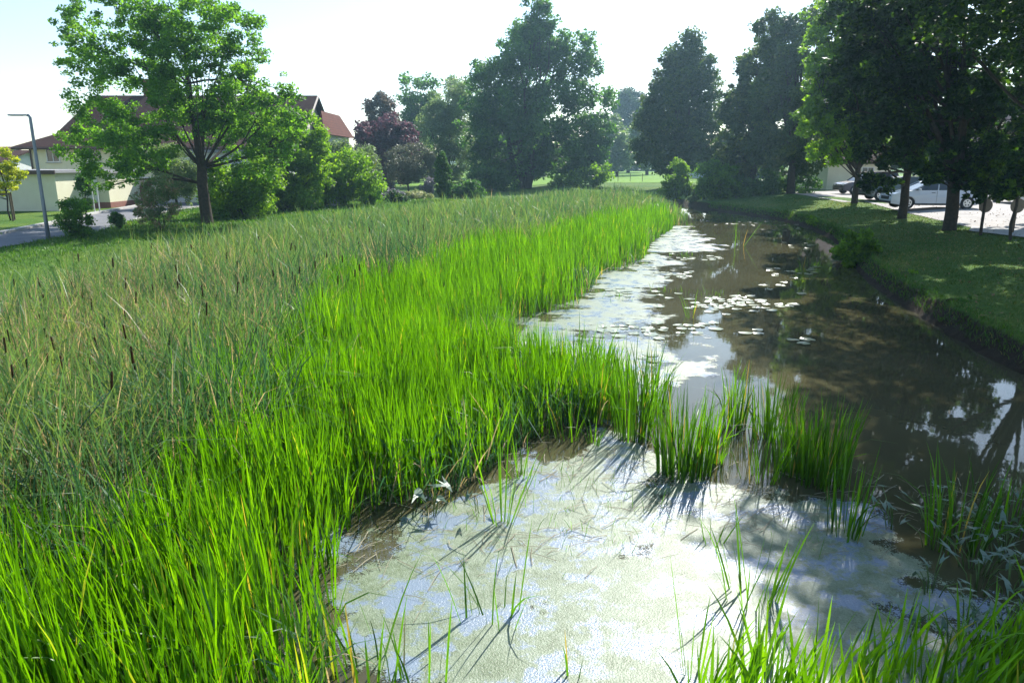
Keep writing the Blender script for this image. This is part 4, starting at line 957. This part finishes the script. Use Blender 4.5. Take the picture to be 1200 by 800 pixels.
Zg = 0.6
def big_house():
    hx0, hx1, y0, y1 = P(38, 200, 55).x, P(345, 200, 55).x, 55.0, 67.0
    ez = P(38, 168, 55).z; rz = P(360, 112, 61).z
    t = empty('house', (0, 0, 0)); tag(t, 'large pale yellow house with a long brown tiled roof behind the forked tree', 'house')
    mb = MB(); 
    V = [(hx0, y0, Zg - .2), (hx1, y0, Zg - .2), (hx1, y1, Zg - .2), (hx0, y1, Zg - .2), (hx0, y0, ez), (hx1, y0, ez), (hx1, y1, ez), (hx0, y1, ez), (hx1, 61, rz - .15)]
    mb.add(V, [(0, 1, 5, 4), (1, 2, 6, 8, 5), (2, 3, 7, 6), (3, 0, 4, 7)])
    mb.build('wall', M['yellow_wall'], t)
    e = .75; r = MB(); zz = ez - .25; kx = P(112, 113, 61).x
    # flared hip roof with thickness
    def roofface(pts):
        n = len(pts); r.add([(x, y, z) for x, y, z in pts] + [(x, y, z - .16) for x, y, z in pts], [tuple(range(n)), tuple(range(2 * n - 1, n - 1, -1))] + [(i, (i + 1) % n, (i + 1) % n + n, i + n) for i in range(n)])
    m = .3
    A0 = (hx0 - e, y0 - e, zz); B0 = (hx1 + .5, y0 - e, zz); A1 = (hx0 + 1.3, y0 + 1.3, zz + .95); B1 = (hx1 + .5, y0 + 1.3, zz + .95)
    K = (kx, 61, rz); Rr = (hx1 + .5, 61, rz); A2 = (hx0 - e, y1 + e, zz); A3 = (hx0 + 1.3, y1 - 1.3, zz + .95); B2 = (hx1 + .5, y1 + e, zz); B3 = (hx1 + .5, y1 - 1.3, zz + .95)
    for f in ((A0, B0, B1, A1), (A1, B1, Rr, K), (A2, A0, A1, A3), (A3, A1, K), (B2, A2, A3, B3), (B3, A3, K, Rr)): roofface(f)
    rf = r.build('roof', M['roof_tile'], t)
    c = MB().box((kx + 4, 61.8, rz + .5), (.8, .6, 1.6)); c.build('chimney', M['plinth'], rf)
    g = MB(); g.tube([(hx0 - e, y0 - e - .05, zz - .12), (hx1 + .5, y0 - e - .05, zz - .12)], .09, 8).build('gutter', M['brown_trim'], t)
    MB().tube([(hx0 + .1, y0 - .1, ez - .2), (hx0 + .1, y0 - .1, Zg)], .06, 8).build('downpipe', M['brown_trim'], t)
    # verge boards on the gable
    vb = MB()
    for s in (-1, 1):
        vb.tube([(hx1 + .53, 61, rz - .1), (hx1 + .53, 61 + s * 4.7, zz + .85), (hx1 + .53, 61 + s * 6.7, zz - .1)], .1, 4)
    vb.build('verge_board', M['brown_trim'], t)
    for px in (62, 110, 166, 205, 245, 290, 325):
        window(t, (P(px, 180, 55).x, y0, P(166, 182, 55).z), 1.0, 1.0, 'x', -1)
        window(t, (P(px, 180, 55).x, y0, P(166, 218, 55).z), 1.1, 1.3, 'x', -1)
    window(t, (hx1, 61.2, P(365, 143, 61).z), .8, 1.5, 'y', 1, 'brown_trim')
    for yy in (57.5, 64.5): window(t, (hx1, yy, P(365, 172, 61).z), 1.2, 1.3, 'y', 1)
    # lean-to hip at the far right
    w2 = MB(); ex = P(397, 160, 66).x; w2.box(((hx1 + ex) / 2 + .01, 65, (Zg + P(397, 160, 66).z) / 2 - .1), (ex - hx1, 10, P(397, 160, 66).z - Zg + .2)); w2.build('side_wing', M['white_wall'], t)
    zt, zl = P(378, 134, 66).z, P(399, 160, 66).z
    r2 = MB(); xe = ex + .4
    V = [(hx1 + .6, 59.4, zl), (xe, 59.4, zl), (xe, 70.5, zl), (hx1 + .6, 70.5, zl), (hx1 + .6, 61.5, zt), (hx1 + .6, 68, zt)]
    r2.add(V, [(0, 1, 4), (1, 2, 5, 4), (2, 3, 5), (0, 4, 5, 3), (3, 2, 1, 0)]); r2.build('side_roof', M['red_tile'], t)
    # white lower annexe facing the road
    wl = MB().box((P(275, 220, 53.4).x, 53.4, Zg + 1.6), (9, 3.1, 3.6)); wl.build('annexe_wall', M['white_wall'], t)
    MB().box((P(275, 220, 53.4).x, 53.3, Zg + 3.5), (9.5, 3.6, .18)).build('annexe_roof', M['felt'], t)
    for px in (245, 285): window(t, (P(px, 220, 51.85).x, 51.85, Zg + 1.7), 1.2, 1.3, 'x', -1)
big_house()
def garage():
    t = empty('garage', (0, 0, 0)); tag(t, 'low pale yellow garage with a flat grey roof on the lawn at the left', 'garage')
    x1 = P(66, 220, 43).x; x0 = x1 - 9; zt = P(66, 203, 43).z
    mb = MB(); mb.box(((x0 + x1) / 2, 45.5, (Zg - .2 + zt) / 2), (x1 - x0, 5, zt - Zg + .2)); mb.build('wall', M['yellow_wall'], t)
    MB().box(((x0 + x1) / 2, 45.5, zt + .09), (x1 - x0 + .5, 5.6, .16)).build('roof', M['felt'], t)
    MB().box(((x0 + x1) / 2, 42.64, zt + .05), (x1 - x0 + .5, .06, .22)).build('fascia', M['brown_trim'], t)
    window(t, (x1 - 6, 43, zt - .8), 1, .5, 'x', -1)
    t2 = empty('annexe', (0, 0, 0)); tag(t2, 'small square yellow annexe with a reddish base right of the flat-roofed garage', 'building')
    xa, xb = x1 + .05, P(127, 220, 46).x; za = P(110, 203, 46).z
    MB().box(((xa + xb) / 2, 48, (Zg + .35 + za) / 2), (xb - xa, 4, za - Zg - .35)).build('wall', M['yellow_wall'], t2)
    MB().box(((xa + xb) / 2, 48, Zg + .1), (xb - xa + .04, 4.04, .5)).build('plinth', M['plinth'], t2)
    MB().box(((xa + xb) / 2, 48, za + .08), (xb - xa + .4, 4.4, .16)).build('roof', M['felt'], t2)
    d = MB().box((xb - 1.1, 45.95, Zg + 1.35), (.95, .06, 2.0)).build('door', M['trim'], t2)
    MB().tube([(xb - .75, 45.9, Zg + 1.3), (xb - .75, 45.86, Zg + 1.3), (xb - .86, 45.86, Zg + 1.3)], .012, 6).build('handle', M['metal'], d)
garage()
def simple_house(name, label, x0, x1, y0, y1, ez, rz, wall, roof, wins, zg=Zg, base=0):
    t = empty(name, (0, 0, 0)); tag(t, label, 'house')
    ym = (y0 + y1) / 2
    V = [(x0, y0, zg - .3), (x1, y0, zg - .3), (x1, y1, zg - .3), (x0, y1, zg - .3), (x0, y0, ez), (x1, y0, ez), (x1, y1, ez), (x0, y1, ez), (x1, ym, rz - .12), (x0, ym, rz - .12)]
    MB().add(V, [(0, 1, 5, 4), (1, 2, 6, 8, 5), (2, 3, 7, 6), (3, 0, 4, 9, 7)]).build('wall', M[wall], t)
    r = MB(); e = .5; k = (rz - ez) / (ym - y0)
    for s, ya, yb in ((1, y0 - e, ym), (-1, y1 + e, ym)):
        za = ez - e * k; pts = [(x0 - e, ya, za), (x1 + e, ya, za), (x1 + e, yb, rz), (x0 - e, yb, rz)]
        r.add([(x, y, z) for x, y, z in pts] + [(x, y, z - .14) for x, y, z in pts], [(0, 1, 2, 3), (7, 6, 5, 4), (0, 4, 5, 1), (1, 5, 6, 2), (2, 6, 7, 3), (3, 7, 4, 0)])
    rf = r.build('roof', M[roof], t)
    MB().box((x0 + (x1 - x0) * .3, ym + .5, rz + .4), (.6, .6, 1.4)).build('chimney', M['plinth'], rf)
    for (wx, wz) in wins: window(t, (wx, y0, wz), 1.1, 1.3, 'x', -1)
simple_house('house', 'distant house with a red tiled roof behind the garage at the left edge', -60, -43.5, 62, 72, P(30, 192, 62).z, P(30, 176, 67).z, 'white_wall', 'roof_tile', [(-50, 2.4), (-46, 2.4), (-42, 2.4)])
simple_house('house', 'distant house with a bright orange roof low at the left edge', -88, -70, 100, 110, P(10, 186, 100).z, P(10, 172, 105).z, 'white_wall', 'red_tile', [(-80, 2.4)])
simple_house('house', 'pale pinkish house glimpsed through the leaves at the right edge', 44, 62, 62, 74, 6.2, 9.5, 'pink_wall', 'roof_tile', [(46.5, 2.6), (50, 2.6), (54, 2.6), (46.5, 5), (50, 5), (54, 5)], .9)
simple_house('house', 'yellow building glimpsed behind the dark car through the bank trees', 28, 33.5, 66, 74, 3.6, 5.6, 'yellow_wall', 'roof_tile', [(31.5, 2.3)], .9)
# low brick wall beyond the road
bw = MB(); bw.box((P(147, 222, 50).x, 50, Zg + .6), (2.6, .3, 1.3)); bw.build('brick_wall', M['plinth']); tag(bpy.data.objects['brick_wall'], 'low dark red brick wall beyond the road right of the annexe', 'wall')

# ------------------------------------------------------------------ street furniture
def lamp():
    D = 27.2; b = P(57, 280, D); z = gz(b.x, D); tp = P(35, 136, D)
    x = P(57, 262, D).x
    h = P(40, 135, D).z - z
    t = empty('street_lamp', (b.x, D, z)); tag(t, 'slim grey street lamp with a flat arm-like head beside the road', 'street lamp')
    MB().tube([(0, 0, -.1), (0, 0, .9), (0, 0, h - .1), (-.01, 0, h - .04), (-.08, 0, h)], [.075, .065, .05, .05, .05], 12).build('pole', M['metal'], t, True)
    MB().box((-.42, 0, h), (.66, .17, .05)).build('lamp_head', M['metal'], t, bevel=.012)
    MB().box((-.48, 0, h - .031), (.4, .12, .008)).build('lamp_lens', M['lamp_glass'], t)
    MB().box((0, -.058, .75), (.07, .02, .28)).build('service_hatch', M['metal'], t, bevel=.004)
lamp()
sx = P(8, 240, 36).x
t = empty('tree_support', (sx, 36, gz(sx, 36))); tag(t, 'wooden stakes with a cross rail holding the young yellow tree', 'tree stakes')
for dx, dy in ((-.32, -.3), (.36, -.25), (.0, .4)): MB().tube([(dx, dy, -.2), (dx, dy, 1.35)], [.045, .04], 8).build('stake', M['wood'], t)
MB().box((.02, -.275, 1.28), (.62, .04, .09)).build('rail', M['wood'], t)
for px, lab in ((110, 'left of two slim white posts by the road before the yellow annexe'), (116, 'right of two slim white posts by the road before the yellow annexe')):
    q = P(px, 240, 41); t = empty('marker_post', (q.x, 41, gz(q.x, 41))); tag(t, lab, 'post', 'white posts by the road')
    MB().tube([(0, 0, -.1), (0, 0, 1.55)], .035, 10).build('post', M['trim'], t); MB().tube([(0, 0, 1.552), (0, 0, 1.6)], [.045, .02], 10).build('cap', M['metal'], t)
for px, D, lab in ((1151, 28.2, 'round brown sign plate on a short post, left of the two by the car park'), (1188, 26.8, 'round brown sign plate on a short post, right of the two by the car park')):
    q = P(px, 260, D); z = gz(q.x, D); t = empty('round_sign', (q.x, D, z)); tag(t, lab, 'sign', 'round signs by the car park')
    hh = P(px, 241, D).z - z
    MB().tube([(0, 0, -.15), (0, 0, hh + .1)], .055, 8).build('post', M['wood'], t)
    MB().tube([(0, -.055, hh), (0, -.06, hh), (0, -.075, hh), (0, -.08, hh)], [.24, .26, .26, .24], 28).build('plate', M['sign_back'], t)
# wire fence across the far field
t = empty('field_fence', (0, 0, 0)); tag(t, 'thin wire fence with slender posts across the sunny field', 'fence')
fx = [G(px, 221, .7) for px in (700, 715, 731, 748, 765, 782)]
for (x, y) in fx: MB().tube([(x, 92, .3), (x, 92, 2.0)], .035, 6).build('post', M['wood'], t)
for zz in (1.0, 1.4, 1.85): MB().tube([(fx[0][0] - 3, 92, zz), (fx[-1][0] + 3, 92, zz)], .008, 4).build('wire', M['metal'], t)
# garden rock
def rock(px, py, D, s, label):
    import bmesh
    bm = bmesh.new(); bmesh.ops.create_icosphere(bm, subdivisions=3, radius=1)
    r = random.Random(px)
    for v in bm.verts:
        k = 1 + .18 * sin(v.co.x * 3 + px) + .12 * sin(v.co.y * 5) + r.uniform(-.04, .04)
        v.co = Vector((v.co.x * s[0] * k, v.co.y * s[1] * k, v.co.z * s[2] * k))
    me = bpy.data.meshes.new('garden_rock'); bm.to_mesh(me); bm.free()
    q = P(px, py, D); o = link('garden_rock', me, M['pale_stone'], None, (q.x, D, gz(q.x, D) + s[2] * .5)); tag(o, label, 'rock')
rock(428, 222, 58, (1.1, .6, .5), 'low pale rock in the gardens under the golden conifer')
rock(392, 236, 47.4, (.35, .3, .45), 'pale upright rock beside the trunk of the low fruit tree')

# ------------------------------------------------------------------ cars
def make_car(label, loc, rz, col, kind='estate', L=4.6, group='cars in the car park'):
    t = empty('parked_car', loc, rz); tag(t, label, 'car', group)
    H = 1.5 if kind == 'estate' else 1.68; W = .88
    pt = paint('car_paint', col)
    # lower body profile (front at -x)
    f = -L / 2; b = L / 2; wf, wb, wr = f + .86, b - .85, .36
    def arch(cx):
        return [(cx + wr * cos(a), .33 + wr * sin(a)) for a in [pi * k / 8 for k in range(9)]]
    low = [(f + .05, .22)] + [(x, z) for x, z in reversed(arch(wf))] [0:0]
    prof = [(f + .02, .3), (f, .55), (f + .06, .74), (f + .35, .86), (f + 1.15, .98), (b - .25, 1.0), (b - .04, .9), (b, .6), (b - .04, .3)]
    bottom = []
    for x, z in arch(wb): bottom.append((x, z))      # right to left
    bottom2 = []
    for x, z in arch(wf): bottom2.append((x, z))
    poly = prof + [(wb + wr, .22)] + bottom + [(wb - wr, .22), (wf + wr, .22)] + bottom2 + [(wf - wr, .22)]
    mb = MB(); mb.prism(poly, -W, W)
    for i, v in enumerate(mb.v):
        x, y, z = v; k = 1 - .07 * max(0, (z - .75) / .25) - .05 * max(0, (abs(x) - L / 2 + .5) / .5); mb.v[i] = (x, y * k, z)
    mb.build('body', pt, t)
    rearx = b - .12 if kind != 'saloon' else b - .75
    cab = [(f + 1.1, .985), (f + 1.95, H - .1), (f + 2.2, H - .06), (rearx - .3, H - .08), (rearx, .995)]
    g = MB(); g.prism(cab, -W * .9, W * .9)
    for i, v in enumerate(g.v):
        x, y, z = v; g.v[i] = (x, y * (1 - .17 * (z - .985) / .5), z)
    gl = g.build('glass', M['glass'], t)
    r = MB(); r.prism([(f + 1.9, H - .115), (f + 2.15, H - .04), (f + 2.6, H), (rearx - .8, H - .01), (rearx - .25, H - .06), (rearx - .3, H - .1), (f + 2.2, H - .1)], -W * .76, W * .76)
    r.build('roof', pt, t)
    for s in (-1, 1):
        for (x0, x1) in ((f + 1.08, f + 1.95), (f + 2.35, f + 2.4), (f + 3.2, f + 3.15), (rearx + .02, rearx - .3)):
            MB().tube([(x0, s * W * .905, .98), (x1, s * W * .77, H - .08)], .035, 5).build('window_pillar', pt, t)
    for s in (-1, 1):
        for wx in (wf, wb):
            ty = MB().tube([(wx, s * (W - .2), .33), (wx, s * (W - .19), .33), (wx, s * (W - .02), .33), (wx, s * (W - .005), .33)], [.3, .33, .33, .3], 24).build('wheel', M['rubber'], t, False)
            rm = MB(); rm.tube([(wx, s * (W - .012), .33), (wx, s * (W + .006), .33)], [.215, .2], 20)
            rm.build('rim', M['alloy'], ty)
            ho = MB()
            for q in range(5):
                a = 2 * pi * q / 5 + .3; ho.tube([(wx + .12 * cos(a), s * (W + .002), .33 + .12 * sin(a)), (wx + .12 * cos(a), s * (W + .009), .33 + .12 * sin(a))], .042, 8)
            ho.build('rim_opening', M['black_trim'], ty)
        MB().box((f + .2, s * .62, .72), (.34, .3, .15)).build('headlight', M['lamp_glass'], t, bevel=.02)
        MB().box((b - .06, s * .68, .82), (.12, .22, .26)).build('tail_light', M['red_lens'], t, bevel=.02)
        MB().box((f + 1.35, s * (W + .1), 1.02), (.1, .2, .13)).build('wing_mirror', pt, t, bevel=.02)
        for dx in (f + 2.1, f + 3.05): MB().box((dx, s * (W - .02), .86), (.18, .03, .03)).build('door_handle', M['black_trim'], t)
        MB().box(((wf + wb) / 2, s * (W + .001), .26), (wb - wf - 2 * wr - .02, .02, .1)).build('side_skirt', M['black_trim'], t)
        MB().box((f + 2.28, s * (W - .004), .65), (.012, .012, .6)).build('door_gap', M['black_trim'], t)
        MB().box((f + 1.34 + 1.9, s * (W - .004), .65), (.012, .012, .6)).build('door_gap', M['black_trim'], t)
    MB().box((f + .0, 0, .58), (.05, 1.0, .16)).build('grille', M['black_trim'], t)
    MB().box((f + .01, 0, .36), (.08, 1.5, .12)).build('bumper', M['black_trim'], t, bevel=.02)
    return t
def cpos(px, D): x = P(px, 235, D).x; return (x, D, gz(x, D) + .03)
make_car('white estate car parked side-on behind the trunks on the right bank', cpos(1090, 40), R(-6), (.62, .66, .72), 'estate', 4.7)
make_car('dark purple-grey car with its front wheel showing, farthest left of the cars', cpos(1014, 57), R(4), (.05, .035, .05), 'suv', 4.6)
make_car('dark green car whose front shows between the two slimmer trunks', cpos(1050, 48), R(-4), (.05, .09, .09), 'estate', 4.5)
make_car('silver car parked behind the white estate car', cpos(1118, 50), R(8), (.5, .52, .55), 'suv', 4.5)
make_car('white car at the right edge beyond the round signs', cpos(1196, 44), R(80), (.7, .7, .7), 'suv', 4.5)
make_car('pale car glimpsed far behind the bushes at the end of the pond', (P(814, 210, 100).x, 100, gz(P(814, 210, 100).x, 100)), R(5), (.6, .65, .7), 'suv', 4.6, None)

# ------------------------------------------------------------------ air
hz = MB().box((0, 120, 30), (700, 400, 64)).build('haze', None)
tag(hz, 'thin bright summer haze in the air', 'haze', kind='stuff')
hm = bpy.data.materials.new('haze'); hm.use_nodes = True
hn = hm.node_tree; hn.nodes.remove(hn.nodes['Principled BSDF'])
pv = hn.nodes.new('ShaderNodeVolumePrincipled'); pv.inputs['Color'].default_value = (.5, .8, 1, 1)
pv.inputs['Density'].default_value = 0.00065; pv.inputs['Anisotropy'].default_value = 0.55
hn.links.new(pv.outputs[0], hn.nodes['Material Output'].inputs['Volume'])
hz.data.materials.append(hm)
